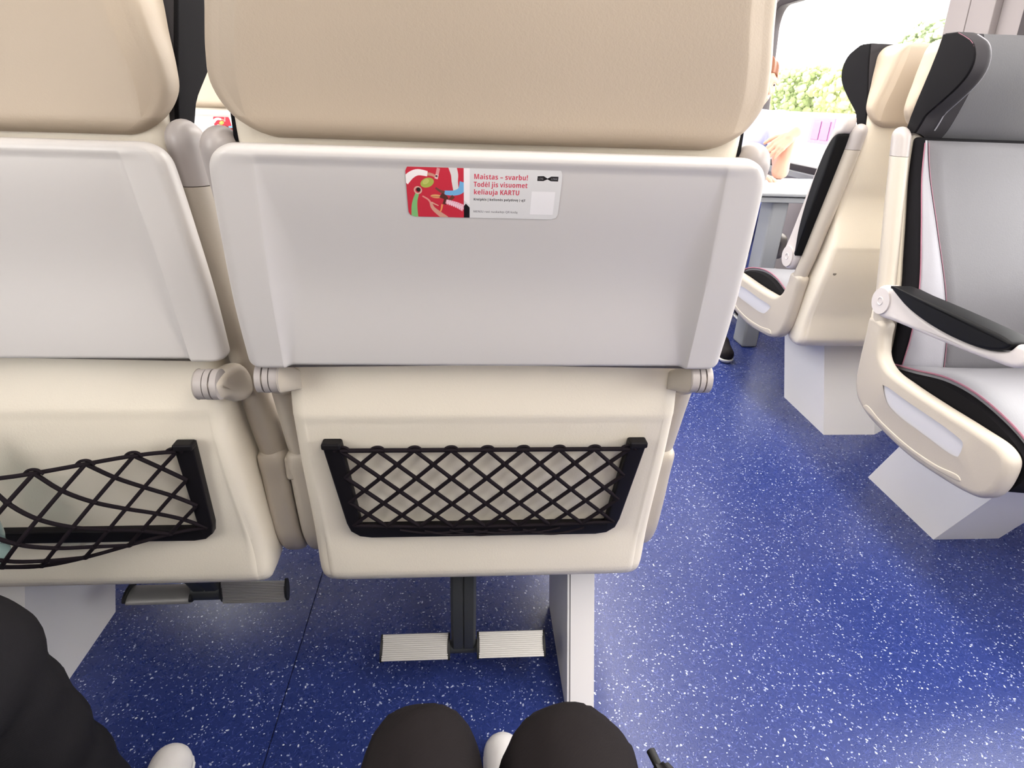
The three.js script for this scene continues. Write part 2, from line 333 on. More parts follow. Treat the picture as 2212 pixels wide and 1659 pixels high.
function backCushion(u) {
  const half = (h) => Math.min(0.262, shellHalf(h) - 0.004);
  return slab({ h0: 0.44, h1: 1.042, half, rear: (x, h) => edgeAt(h) + upright(h, u) - 0.004, front: (x, h) => cushAt(h) + upright(h, u) + 0.012 * sstep(0.26, 0.2, Math.abs(x)), r: 0.022, R0: 0.02, R1: 0.008, C0: 0.02, C1: 0.008, nx: 30, nh: 40, deg: 50 });
}
// leather covers on the front of the back cushion, between xa(h) and xb(h)
function backCover(u, h0, h1, xa, xb, lift, nx = 16) {
  const rings = [], n = 40, f = (x, h) => cushAt(h) + upright(h, u) + 0.012 * sstep(0.26, 0.2, Math.abs(x));
  for (let i = 0; i <= n; i++) {
    const h = lerp(h0, h1, i / n), a = xa(h), b = xb(h), ring = [];
    for (let k = 0; k <= nx; k++) { const t = k / nx, x = lerp(a, b, t), e = Math.min(1, Math.min(t, 1 - t) * nx * 0.45 * Math.max(0.2, Math.abs(b - a) / 0.1)) * Math.min(1, Math.min(i, n - i) * 0.7); ring.push(P(x, h, f(x, h) + 0.001 + lift * Math.sqrt(clamp(e)))); }
    for (let k = nx; k >= 0; k--) { const x = lerp(a, b, k / nx); ring.push(P(x, h, f(x, h) - 0.006)); }
    rings.push(ring);
  }
  return loft(rings, 60, true, true);
}
const lineB = table([[0.44, 0.115], [0.55, 0.140], [0.686, 0.172], [0.85, 0.203], [1.0, 0.226], [1.05, 0.232]]);
const cushTop = table([[0.20, 0.470], [0.28, 0.489], [0.38, 0.514], [0.47, 0.518], [0.566, 0.503], [0.64, 0.478], [0.69, 0.44]]);
function seatCushionGeometry() {               // black body of the seat cushion: section in (w, h) lofted across x
  const rings = [], n = 26;
  for (let i = 0; i <= n; i++) {
    const t = i / n * 2 - 1, x = 0.268 * t, k = 1 - Math.pow(Math.abs(t), 14), ring = [];
    const grow = 0.012 * (1 - k), dip = 0.010 * (1 - t * t);
    for (let j = 0; j <= 24; j++) { const w = lerp(0.185, 0.685, j / 24); ring.push(P(x, cushTop(w) - grow - dip - 0.003, w - (j === 24 ? 0.012 : 0))); }
    ring.push(P(x, 0.405, 0.682 - grow), P(x, 0.375, 0.668 - grow), P(x, 0.362, 0.64));
    ring.push(P(x, 0.36, 0.4), P(x, 0.37, 0.19), P(x, 0.42, 0.182));
    rings.push(ring);
  }
  return loft(rings, 45, true, true);
}
function seatTopGeometry() {
  const rings = [], n = 30;
  for (let i = 0; i <= n; i++) {
    const t = i / n * 2 - 1, x = 0.252 * t, ring = [], dip = 0.010 * (1 - t * t), e = 0.004 * Math.pow(Math.abs(t), 10);
    for (let j = 0; j <= 30; j++) { const w = lerp(0.20, 0.688, j / 30); ring.push(P(x, cushTop(w) - dip + 0.004 - e, w)); }
    ring.push(P(x, 0.425 - dip * 0.3, 0.689));
    for (let j = 30; j >= 0; j -= 3) { const w = lerp(0.20, 0.678, j / 30); ring.push(P(x, cushTop(w) - dip - 0.012, w)); }
    rings.push(ring);
  }
  return loft(rings, 45, true, true);
}
const TX = 0.2935, TT = 0.041;                  // side frames: distance from the middle, thickness
const geo = {};
{
  const panelProfile = [[0.126, 0.586], [0.187, 0.586], [0.196, 0.545], [0.216, 0.502], [0.255, 0.480], [0.33, 0.474], [0.44, 0.473], [0.56, 0.475], [0.635, 0.472], [0.663, 0.455], [0.670, 0.415], [0.662, 0.370], [0.640, 0.344], [0.600, 0.330], [0.52, 0.318], [0.415, 0.310], [0.30, 0.318], [0.225, 0.330], [0.172, 0.356], [0.146, 0.400], [0.135, 0.46], [0.128, 0.53]];
  const insetProfile = [[0.244, 0.440], [0.262, 0.451], [0.36, 0.452], [0.52, 0.452], [0.556, 0.446], [0.568, 0.430], [0.566, 0.388], [0.545, 0.377], [0.44, 0.374], [0.33, 0.376], [0.285, 0.388]];
  const lip = [[0.215, 0.345], [0.30, 0.333], [0.415, 0.326], [0.52, 0.334], [0.585, 0.350], [0.575, 0.358], [0.51, 0.345], [0.415, 0.338], [0.30, 0.345], [0.225, 0.357]];
  for (const s of [-1, 1]) {
        geo['panel' + s] = side(panelProfile, s * TX, TT + 0.001, 0.015, [insetProfile], true, 5);
    geo['inset' + s] = side(insetProfile.map(([a, b]) => [a * 1 + (a < 0.41 ? -0.006 : 0.006), b + (b < 0.415 ? -0.006 : 0.006)]), s * TX, TT * 0.88, 0.002);
    geo['lip' + s] = side(lip, s * (TX + 0.0185), 0.008, 0.003);
  }
  // armrest about its pivot at (0.147, 0.638)
  const body = [[0.147, 0.682], [0.175, 0.681], [0.21, 0.668], [0.26, 0.652], [0.34, 0.640], [0.43, 0.637], [0.51, 0.645], [0.552, 0.661], [0.568, 0.682], [0.592, 0.684], [0.610, 0.672], [0.606, 0.652], [0.580, 0.634], [0.53, 0.626], [0.44, 0.617], [0.32, 0.609], [0.21, 0.602], [0.147, 0.596], [0.118, 0.606], [0.104, 0.638], [0.118, 0.670]];
  const pad = [[0.172, 0.687], [0.26, 0.689], [0.37, 0.690], [0.47, 0.689], [0.545, 0.686], [0.562, 0.680], [0.552, 0.664], [0.51, 0.647], [0.43, 0.639], [0.34, 0.642], [0.26, 0.654], [0.21, 0.670]];
  const about = (pts) => pts.map(([w, h]) => [w - 0.147, h - 0.638]);
  geo.armBody = side(about(body), 0, 0.040, 0.010);
  geo.armPad = side(about(pad), 0, 0.060, 0.006);
  for (const s of [-1, 1]) { const d = new THREE.CylinderGeometry(0.035, 0.0355, 0.006, 40); const r = new THREE.TorusGeometry(0.010, 0.0016, 6, 24); r.rotateX(Math.PI / 2); r.translate(0, 0.003, 0); const g = merged([d, r]); g.rotateZ(-s * Math.PI / 2); g.translate(s * 0.0215, 0, 0); geo['disc' + s] = g; }
}
// tube of the seat back from the side panel to the shoulder: oval section, leaning inwards; the cap is its top
function tubePiece(s, u, h0, h1, round) {
  const mid = table([[0.57, 0.160], [0.70, 0.114], [0.84, 0.061], [0.985, 0.008], [1.06, -0.018]]), rings = [];
  const n = 18, hs = []; for (let i = 0; i <= n; i++) hs.push(lerp(h0, round ? h1 - 0.026 : h1, i / n)); if (round) for (let k = 1; k <= 7; k++) hs.push(h1 - 0.026 + 0.026 * Math.sin(k / 7 * Math.PI / 2 * 0.98));
  for (const h of hs) {
    const q = round && h > h1 - 0.026 ? Math.sqrt(Math.max(0, 1 - ((h - h1 + 0.026) / 0.026) ** 2)) : 1, ring = [], c = mid(h) + upright(h, u) * 0.85, x = s * (TX - 0.037 * Math.max(0, h - 0.6));
    for (let j = 0; j < 28; j++) { const a = j / 28 * Math.PI * 2; ring.push(P(x + 0.0208 * q * Math.cos(a), h, c - 0.028 * q * Math.sin(a))); }
    rings.push(ring);
  }
  return loft(rings, 50, true, false);
}
function diamondNet(bulge, loose = true, half = 0.206, top = 0.648, bottom = 0.492) {
  const list = [], cols = 8, rows = 3;
  const at = (i, j) => {                        // i across 0..cols, j down 0..rows
    const t = i / cols * 2 - 1, x = half * t * (1 + 0.0 * j), v = j / rows;
    const h = lerp(top, bottom - 0.006 * (1 - t * t), v), w = rearAt(h) + 0.0022 - 0.013 - bulge(x, v);
    return P(x, h - 0.12 * bulge(x, v) * v, w);
  };
  const strand = (i0, dir) => {
    const pts = []; let i = i0, j = 0;
    if (i < 0) { j = -i; i = 0; } if (i > cols) { j = i - cols; i = cols; }
    while (j <= rows + 1e-6 && i >= -1e-6 && i <= cols + 1e-6) { pts.push(at(i, j)); i += dir * 0.5; j += 0.5; }
    if (pts.length > 1) list.push(tube(pts, 0.0030, 6, pts.length * 4));
  };
  for (let k = -3; k <= cols; k++) strand(k, 1);
  for (let k = 0; k <= cols + 3; k++) strand(k, -1);
  const knots = [];
  for (let j = 0.5; j <= rows; j += 0.5) for (let i = (j * 2) % 2 ? 0.5 : 1; i < cols; i++) { const k = new THREE.SphereGeometry(0.0044, 6, 5); k.scale(1.35, 0.8, 0.8); const p = at(i, j); k.translate(p.x, p.y, p.z); knots.push(k); }
  const rim = []; for (let i = 0; i <= 32; i++) rim.push(at(i / 4, 0));
  const loops = []; for (let i = 0; i <= cols; i++) { const p = at(clamp(i, 0.06, cols - 0.06), 0); loops.push(tube([P(p.x - 0.012, p.y - 0.001, -p.z - 0.001), P(p.x - 0.005, p.y + 0.0048, -p.z), P(p.x + 0.005, p.y + 0.0052, -p.z), P(p.x + 0.012, p.y - 0.001, -p.z - 0.001)], 0.0021, 5, 12)); }
  const slack = []; for (let k = 0; k < (loose ? 6 : 0); k++) { const a = 1.4 + k * 0.75, pts = []; for (let q = 0; q <= 6; q++) { const p = at(a + q * 0.32, rows); pts.push(P(p.x, p.y - 0.004 - 0.006 * Math.sin(q / 6 * Math.PI) * (1 + (k % 3) * 0.35), -p.z - 0.004 - 0.002 * (k % 2))); } slack.push(tube(pts, 0.002, 5, 18)); }
  const hem = []; for (let i = 0; i <= 32; i++) hem.push(at(i / 4, rows));
  list.push(tube(hem, 0.003, 6, 64));
  return { net: merged([...list, ...knots, ...slack]), rim: merged([tube(rim, 0.0032, 6, 64), ...loops]) };
}
function ribbedBar(len) {                       // foot bar: flat ribbed tread over a rounded body, along x, middle at 0
  const pts = [], ribs = 13, a = 0.0245;
  for (let i = 0; i < ribs; i++) { const y0 = -a + 2 * a * i / ribs, d = 2 * a / ribs; pts.push([y0 + d * 0.05, 0.0095], [y0 + d * 0.12, 0.0115], [y0 + d * 0.62, 0.0115], [y0 + d * 0.70, 0.0095]); }
  for (let k = 0; k <= 12; k++) { const t = k / 12 * Math.PI; pts.push([a * Math.cos(t), -0.011 * Math.sin(t) + 0.009]); }
  const s = new THREE.Shape(pts.map((p) => new THREE.Vector2(p[0], p[1])));
  const g = new THREE.ExtrudeGeometry(s, { depth: len, bevelEnabled: false }); g.translate(0, 0, -len / 2); g.rotateY(Math.PI / 2);   // profile: z = -first, y = second
  return crease(g, 30);
}
geo.bar = ribbedBar(0.128);
geo.barEnd = (() => { const s = new THREE.CylinderGeometry(0.0255, 0.0255, 0.005, 28); s.rotateZ(Math.PI / 2); s.scale(1, 0.46, 1); s.translate(0, 0.0015, 0); return s; })();

function makeSeat(o) {
  const t = thing(o.name, o.label, 'seat', [o.x, 0, o.z], o.turn ?? 0, o.group), u = o.upright ?? 0;
  const key = (k, f) => geo[k + u] ?? (geo[k + u] = f());
  const shell = mesh('back_shell', key('shell', () => shellGeometry(u)), M.shell, t);
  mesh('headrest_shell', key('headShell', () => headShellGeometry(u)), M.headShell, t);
  // headrest: middle pad and two wings
  mesh('headrest_pad', key('headPad', () => headPiece(u, -0.176, 0.176, 20)), M.graphite, t);
  for (const s of [-1, 1]) {
    const w = mesh('headrest_wing', key('wing' + s, () => s > 0 ? headPiece(u, 0.177, 0.256, 12) : headPiece(u, -0.256, -0.177, 12)), M.charcoal, t);
    const edge = []; for (let k = 0; k <= 24; k++) { const h = lerp(1.054, 1.276, k / 24); edge.push(P(s * 0.2575, h, headFront(0.256, h, u) - 0.004)); }
    mesh('stitching', key('wingStitch' + s, () => tube(edge, 0.0013, 5, 72)), M.stitch, w);
    const lip = []; for (let k = 0; k <= 24; k++) { const h = lerp(1.06, 1.274, k / 24); lip.push(P(s * 0.212, h, headFront(0.212, h, u) + 0.0006)); }
    mesh('piping', key('wingPiping' + s, () => tube(lip, 0.0018, 6, 72)), M.lilac, w);
    mesh('side_panel', key('wingSide' + s, () => {
      const pts = []; for (let k = 0; k <= 24; k++) { const h = lerp(1.052, 1.277, k / 24); pts.push([Math.max(headFront(0.256, h, u) - 0.002, headRear(h, u) + 0.006), h]); }
      for (let k = 24; k >= 0; k -= 4) { const h = lerp(1.052, 1.277, k / 24); pts.push([headRear(h, u), h]); }
      return side(pts, s * 0.2585, 0.006, 0.0015, [], false);
    }), M.black, w);
  }
  // back cushion with leather covers
  mesh('back_cushion', key('cushion', () => backCushion(u)), M.black, t);
  mesh('back_panel', key('cover', () => backCover(u, 0.462, 1.036, (h) => -lineB(h), lineB, 0.006, 26)), M.grey, t);
  for (const s of [-1, 1]) {
    const a = (h) => lineB(h) + 0.0015, b = () => 0.2365;
    const p = mesh('back_side_panel', key('strip' + s, () => s > 0 ? backCover(u, 0.462, 1.036, a, b, 0.004, 10) : backCover(u, 0.462, 1.036, (h) => -b(h), (h) => -a(h), 0.004, 10)), M.lilac, t);
    mesh('stitching', key('stripStitch' + s, () => {
      const one = [], two = [];
      for (let k = 0; k <= 30; k++) { const h = lerp(0.47, 1.03, k / 30); const f = (x) => cushAt(h) + upright(h, u) + 0.012 * sstep(0.26, 0.2, x); one.push(P(s * 0.2378, h, f(0.2378) + 0.0022)); const x = lineB(h) + 0.0008; two.push(P(s * x, h, f(x) + 0.0045)); }
      return merged([tube(one, 0.0016, 5, 60), tube(two, 0.0008, 5, 60)]);
    }), M.stitch, p);
  }
  // seat cushion
  const sc = mesh('seat_cushion', geo.seatCushion ?? (geo.seatCushion = seatCushionGeometry()), M.black, t);
  mesh('seat_top', geo.seatTop ?? (geo.seatTop = seatTopGeometry()), M.seatTop, sc);
  mesh('piping', geo.piping ?? (geo.piping = merged([-1, 1].map((s) => { const q = []; for (let j = 0; j <= 24; j++) { const w = lerp(0.205, 0.686, j / 24); q.push(P(s * 0.2545, cushTop(w) + 0.0005, w)); } q.push(P(s * 0.2545, 0.43, 0.6905)); return tube(q, 0.0026, 6, 80); }))), M.stitch, sc);
  // side frames
  for (const s of [-1, 1]) {
    const f = mesh('side_frame', geo['panel' + s], M.frame, t);
    mesh('inset_panel', geo['inset' + s], M.inset, f);
    mesh('lower_lip', geo['lip' + s], M.frame, f);
    const tb = mesh('frame_tube', key('tube' + s + '_', () => tubePiece(s, u, 0.575, 0.9935, false)), M.frame, t);
    mesh('tube_cap', key('cap' + s + '_', () => tubePiece(s, u, 0.9945, 1.066, true)), M.cap, tb);
  }
  // armrests: state 'down' or 'up'
  for (const [s, state] of o.arms ?? []) {
    const a = mesh('armrest', geo.armBody, M.arm, t);
    a.position.set(s * (state === 'up' ? TX + 0.012 : TX - (o.armIn ?? 0)), 0.638, state === 'up' ? -0.205 : -0.156); a.rotation.x = state === 'up' ? 102 * Math.PI / 180 : 0;
    mesh('arm_pad', geo.armPad, M.padBlack, a);
    mesh('pivot_disc', geo['disc' + s], M.arm, a);
  }
  // pedestal, leaning forward; plan given as (x, w) on the floor
  {
    const plan = o.plan, lean = 0.466, H = 0.375, pos = [], idx = [], n = plan.length;
    const lo = plan.map(([x, w]) => [x, 0, w]), hi = plan.map(([x, w]) => [x, H, w + lean * H]);
    const rings = [lo, hi].map((l) => l.map(([x, h, w]) => P(x, h, w)));
    const area = plan.reduce((a, p, i) => { const q = plan[(i + 1) % n]; return a + p[0] * q[1] - q[0] * p[1]; }, 0);
    mesh('pedestal', loft(rings, 20, true, area < 0), M.steel, t);
    if (o.joint) {
      const [x, w] = o.joint;
      const p = t.children[t.children.length - 1];
      mesh('joint_strip', loft([0, 1].map((k) => { const h = k * H, ww = w + lean * h; return [P(x - 0.0012, h, ww - 0.0006), P(x + 0.0012, h, ww - 0.0006), P(x + 0.0012, h, ww + 0.002), P(x - 0.0012, h, ww + 0.002)]; }), 20), M.groove, p);
    }
  }
  if (o.bridge) mesh('frame_bridge', rbox(o.bridge[0], o.bridge[1], 0.535, 0.578, -0.178, -0.128, 0.006), M.frame, t);
  if (o.bolt) { const g = new THREE.CylinderGeometry(0.006, 0.006, 0.008, 16); g.rotateX(Math.PI / 2); const m = mesh('bolt', g, M.bolt, t); m.position.set(o.bolt[0], o.bolt[1], -(rearAt(o.bolt[1]) + upright(o.bolt[1], u)) - 0.006); }
  return t;
}
function addTray(t, u) {
  const half = table([[0.79, 0.2925], [0.88, 0.2885], [0.96, 0.281], [1.02, 0.274], [1.056, 0.268]]);
  const inner = table([[0.79, 0.2495], [0.92, 0.240], [1.0, 0.2315], [1.05, 0.226]]);
  const face = (h) => -0.0115 - 0.285 * (h - 0.8) + upright(h, u) * 0.9;
  const rear = (x, h) => {
    const ax = Math.abs(x), b = inner(h), band = 0.006 + 0.026 * sstep(1.045, 0.93, h) * sstep(0.77, 0.90, h);
    const depth = 0.0015 + 0.0125 * sstep(1.042, 0.90, h) * (0.55 + 0.45 * sstep(0.79, 0.90, h));
    { const q = clamp((b - ax) / band); return face(h) + depth * (1 - (1 - q) ** 2.2) * sstep(1.048, 1.036, h) - 0.001 * sstep(1.036, 1.044, h) * sstep(b + 0.03, b, ax); }
  };
  const g = slab({ h0: 0.795, h1: 1.054, half, rear, front: (x, h) => face(h) + 0.030, r: 0.012, R0: 0.006, R1: 0.011, C0: 0.012, C1: 0.024, nx: 40, nh: 60, deg: 24, lines: (h, e) => { const b = inner(h), band = 0.006 + 0.026 * sstep(1.045, 0.93, h) * sstep(0.77, 0.90, h); return columns([b - band, b - 0.0005, b + 0.0005], [24, 22, 1, 12], e); } });
  const tray = mesh('tray_table', g, M.tray, t);
  // two hinges at the lower corners: stacked discs on a bracket that grows out of the tube
  for (const s of [-1, 1]) {
    const parts = [];
    const disc = (x, th, r) => { const c = new THREE.CylinderGeometry(r, r, th, 30, 1); c.rotateZ(Math.PI / 2); c.translate(x, 0.774, -0.012); return c; };
    parts.push(disc(s * 0.2665, 0.011, 0.019), disc(s * 0.2765, 0.0065, 0.0195), disc(s * 0.2855, 0.0075, 0.0195));
    mesh('hinge', merged(parts), M.cap, tray);
    const hub = []; for (let k = 0; k <= 8; k++) { const q = k / 8, r = lerp(0.020, 0.012, q), ring = []; for (let j = 0; j < 20; j++) { const a = j / 20 * Math.PI * 2; ring.push(P(s * (lerp(0.262, 0.247, q)), 0.774 - 0.018 * q + r * Math.sin(a), 0.012 + 0.03 * q + r * Math.cos(a))); } hub.push(ring); }
    const knuckle = loft(hub, 50, true, s > 0);
    const arm = side([[-0.004, 0.780], [0.014, 0.785], [0.05, 0.782], [0.085, 0.770], [0.108, 0.740], [0.100, 0.716], [0.066, 0.722], [0.030, 0.745], [0.004, 0.757]], s * 0.281, 0.024, 0.010);
    mesh('hinge_bracket', merged([knuckle, arm]), M.frame, tray);
  }
  tray.userData.face = face;
  return { tray, rear };
}
function addNet(t, bulge, loose = true) {
  const sl = (h) => rearAt(h) + 0.0022;        // panel surface
  const outer = [[-0.230, 0.660], [-0.2155, 0.497], [-0.211, 0.478], [-0.198, 0.466], [-0.180, 0.4625], [0.180, 0.4625], [0.198, 0.466], [0.211, 0.478], [0.2155, 0.497], [0.230, 0.660], [0.204, 0.660], [0.1935, 0.4875], [-0.1935, 0.4875], [-0.204, 0.660]];
  const s = new THREE.Shape(outer.map((p) => new THREE.Vector2(p[0], p[1])));
  const g0 = new THREE.ExtrudeGeometry(s, { depth: 0.011, bevelEnabled: true, bevelThickness: 0.003, bevelSize: 0.003, bevelOffset: -0.003, bevelSegments: 3, curveSegments: 4 });
  const p = g0.attributes.position; for (let i = 0; i < p.count; i++) { const h = p.getY(i); p.setZ(i, p.getZ(i) - sl(h)); }
  g0.computeVertexNormals();
  const f = mesh('net_frame', crease(g0, 40), M.netBlack, t);
  const n = diamondNet(bulge, loose);
  mesh('elastic_net', n.net, M.cord, f); mesh('net_cord', n.rim, M.cord, f);
  for (const k of [-1, 1]) { const e = rbox(k * 0.217 - 0.0132, k * 0.217 + 0.0132, 0.652, 0.662, -sl(0.66) - 0.001, -sl(0.66) + 0.0176, 0.003); mesh('end_cap', e, M.netBlack, f); }
}
function addFootrest(t, xc, h, w, tilt, armPoints, twist = 0) {
  const arm = mesh('footrest_arm', armPoints, M.footArm, t);
  for (const s of [-1, 1]) {
    const b = mesh('foot_bar', geo.bar, M.alu, arm); b.position.set(xc + s * 0.0945, h, -w); b.rotation.x = tilt + (s < 0 ? twist : 0);
    for (const k of [-1, 1]) { const e = mesh('end_cap', geo.barEnd, M.rubber, arm); e.position.set(xc + s * 0.0945 + k * 0.0655, h, -w); e.rotation.x = tilt + (s < 0 ? twist : 0); }
  }
}

// ---------------------------------------------------------------- sticker print
function stickerTexture() {
  const W = 1200, H = 408, cv = document.createElement('canvas'); cv.width = W; cv.height = H; const g = cv.getContext('2d');
  g.fillStyle = 'rgb(224,223,222)'; g.fillRect(0, 0, W, H);
  // picture part
  g.fillStyle = 'rgb(203,50,68)'; g.fillRect(0, 0, 440, H);
  const limb = (pts, w0, w1, col) => { g.fillStyle = col; const n = 40, L = [], R = []; for (let i = 0; i <= n; i++) { const t = i / n, m = pts.length - 1, k = Math.min(m - 1, Math.floor(t * m)), f = t * m - k; const q = (d) => { const p0 = pts[Math.max(0, k - 1)][d], p1 = pts[k][d], p2 = pts[k + 1][d], p3 = pts[Math.min(m, k + 2)][d]; return 0.5 * (2 * p1 + (p2 - p0) * f + (2 * p0 - 5 * p1 + 4 * p2 - p3) * f * f + (3 * p1 - p0 - 3 * p2 + p3) * f ** 3); }; const dq = (d) => { const e = 1e-3, a = Math.max(0, f - e), b = Math.min(1, f + e); const qq = (x) => { const p0 = pts[Math.max(0, k - 1)][d], p1 = pts[k][d], p2 = pts[k + 1][d], p3 = pts[Math.min(m, k + 2)][d]; return 0.5 * (2 * p1 + (p2 - p0) * x + (2 * p0 - 5 * p1 + 4 * p2 - p3) * x * x + (3 * p1 - p0 - 3 * p2 + p3) * x ** 3); }; return qq(b) - qq(a); }; const x = q(0), y = q(1), dx = dq(0), dy = dq(1), l = Math.hypot(dx, dy) || 1, w = lerp(w0, w1, t) / 2; L.push([x - dy / l * w, y + dx / l * w]); R.unshift([x + dy / l * w, y - dx / l * w]); } g.beginPath(); [...L, ...R].forEach((p, i) => i ? g.lineTo(p[0], p[1]) : g.moveTo(p[0], p[1])); g.fill(); };
  limb([[350, -10], [370, 60], [372, 120], [385, 220]], 64, 40, 'rgb(226,222,220)');          // pale sleeve from above
  limb([[-10, 125], [40, 75], [95, 52], [165, 62]], 62, 40, 'rgb(247,240,238)');               // white sleeve
  limb([[165, 62], [205, 70], [240, 92]], 24, 18, 'rgb(206,150,128)');
  limb([[438, 120], [420, 180], [370, 205], [290, 205]], 60, 34, 'rgb(120,182,226)');          // blue sleeve
  limb([[290, 205], [255, 192], [222, 168]], 26, 14, 'rgb(120,72,62)');
  limb([[48, 420], [50, 330], [60, 270], [80, 215]], 56, 26, 'rgb(132,190,122)');              // green sleeve
  g.strokeStyle = 'rgb(214,176,158)'; g.lineWidth = 11; g.beginPath(); g.arc(86, 190, 26, 0, 7); g.stroke(); g.fillStyle = 'rgb(48,36,36)'; g.beginPath(); g.arc(90, 186, 17, 0, 7); g.fill();
  g.fillStyle = 'rgb(170,180,84)'; g.beginPath(); g.ellipse(160, 130, 54, 36, -0.4, 0, 7); g.fill(); g.fillStyle = 'rgb(196,200,110)'; g.beginPath(); g.ellipse(150, 122, 28, 18, -0.6, 0, 7); g.fill();
  g.save(); g.translate(240, 58); g.rotate(0.25); g.fillStyle = 'rgb(222,150,150)'; g.fillRect(-12, -42, 24, 62); g.fillStyle = 'rgb(236,206,200)'; g.fillRect(-12, 8, 24, 34); g.fillStyle = 'rgb(70,44,48)'; g.fillRect(-10, 14, 16, 14); g.restore();
  g.fillStyle = 'rgb(224,170,110)'; g.beginPath(); g.ellipse(225, 236, 44, 15, 0.05, 0, 7); g.fill(); g.fillStyle = 'rgb(190,110,90)'; g.fillRect(186, 236, 78, 7);
  limb([[260, 225], [300, 250], [285, 300]], 44, 26, 'rgb(92,52,46)'); limb([[360, 232], [330, 262], [300, 280]], 30, 18, 'rgb(110,64,54)');
  limb([[440, 330], [380, 300], [300, 275]], 56, 34, 'rgb(236,170,186)');                      // pink checked sleeve
  g.strokeStyle = 'rgb(250,228,234)'; g.lineWidth = 4; for (let i = 0; i < 8; i++) { g.beginPath(); g.moveTo(318 + i * 16, 262 + i * 5); g.lineTo(308 + i * 16, 302 + i * 6); g.stroke(); g.beginPath(); g.moveTo(306 + i * 16, 268 + i * 6); g.lineTo(326 + i * 16, 296 + i * 6); g.stroke(); }
  limb([[300, 420], [235, 370], [195, 330], [180, 285]], 46, 20, 'rgb(212,160,140)');          // bare forearm
  limb([[180, 290], [160, 262], [118, 236]], 16, 11, 'rgb(226,150,140)'); limb([[186, 285], [215, 300], [240, 312]], 12, 7, 'rgb(222,170,150)');
  limb([[270, 300], [262, 340], [250, 366]], 16, 9, 'rgb(232,150,96)');
  // white and black ribbon
  g.fillStyle = 'rgb(246,240,240)'; g.beginPath(); g.moveTo(440, 0); g.lineTo(486, 0); g.lineTo(486, 300); g.lineTo(456, 276); g.lineTo(440, 262); g.fill();
  g.fillStyle = 'rgb(26,24,28)'; g.beginPath(); g.moveTo(440, 312); g.lineTo(456, 290); g.lineTo(486, 322); g.lineTo(486, H); g.lineTo(440, H); g.fill();
  // words
  g.textBaseline = 'alphabetic'; g.fillStyle = 'rgb(208,62,84)'; g.font = 'bold 54px sans-serif';
  const fit = (s, x, y, w) => { const m = g.measureText(s).width; g.save(); g.translate(x, y); g.scale(w / m, 1); g.fillText(s, 0, 0); g.restore(); };
  fit('Maistas – svarbu!', 516, 92, 420); fit('Todėl jis visuomet', 516, 152, 420); fit('keliauja KARTU', 516, 212, 362);
  g.fillStyle = 'rgb(30,28,32)'; g.font = 'bold 27px sans-serif'; fit('Kreipkis į kelionės palydovę (-ą)!', 516, 262, 410);
  g.font = '24px sans-serif'; g.fillStyle = 'rgb(60,58,62)'; fit('MENIU rasi nuskaitęs QR kodą', 516, 362, 355);
  // mark: two black tags meeting in a narrow waist
  g.fillStyle = 'rgb(24,23,26)'; g.beginPath(); g.moveTo(1008, 58); g.lineTo(1055, 56); g.lineTo(1086, 74); g.lineTo(1114, 58); g.lineTo(1170, 58); g.lineTo(1170, 94); g.lineTo(1114, 94); g.lineTo(1086, 80); g.lineTo(1055, 94); g.lineTo(1008, 94); g.fill();
  g.fillStyle = 'rgb(150,148,150)'; g.font = 'bold 22px sans-serif'; fit('LTG', 1016, 84, 38); fit('LINK', 1112, 84, 52);
  g.fillStyle = 'rgb(240,238,238)'; g.fillRect(972, 178, 186, 190);
  const t = new THREE.CanvasTexture(cv); t.colorSpace = THREE.SRGBColorSpace; return t;
}
const stickerMat = std({ map: stickerTexture(), roughness: 0.35, name: 'printed_sticker' });
function addSticker(tray, rear, follow) {
  const x0 = -0.0875, x1 = 0.064, h0 = 0.9885, h1 = 1.0395, r = 0.006, nx = 24, nh = 10, pos = [], uv = [], idx = [];
  for (let j = 0; j <= nh; j++) for (let i = 0; i <= nx; i++) {
    let x = lerp(x0, x1, i / nx), h = lerp(h0, h1, j / nh);
    const dx = Math.max(0, x0 + r - x, x - (x1 - r)), dh = Math.max(0, h0 + r - h, h - (h1 - r)); const l = Math.hypot(dx, dh);
    if (l > r) { const k = r / l; x += (x < 0 ? 1 : -1) * dx * (1 - k); h += (h < 1.01 ? 1 : -1) * dh * (1 - k); }
    pos.push(x, h, -rear(x, Math.min(h, 1.03)) + 0.0006 + (h > 1.03 ? (follow ? 0.03 : 0.285) * (h - 1.03) : 0)); uv.push((x - x0) / (x1 - x0), (h - h0) / (h1 - h0));
  }
  for (let j = 0; j < nh; j++) for (let i = 0; i < nx; i++) { const a = j * (nx + 1) + i, b = a + 1, c = a + nx + 1, d = c + 1; idx.push(a, b, d, a, d, c); }
  const m = mesh('sticker', geoFrom(pos, idx, uv), stickerMat, tray); m.userData = { label: 'red and white printed sticker with food advert' };
}

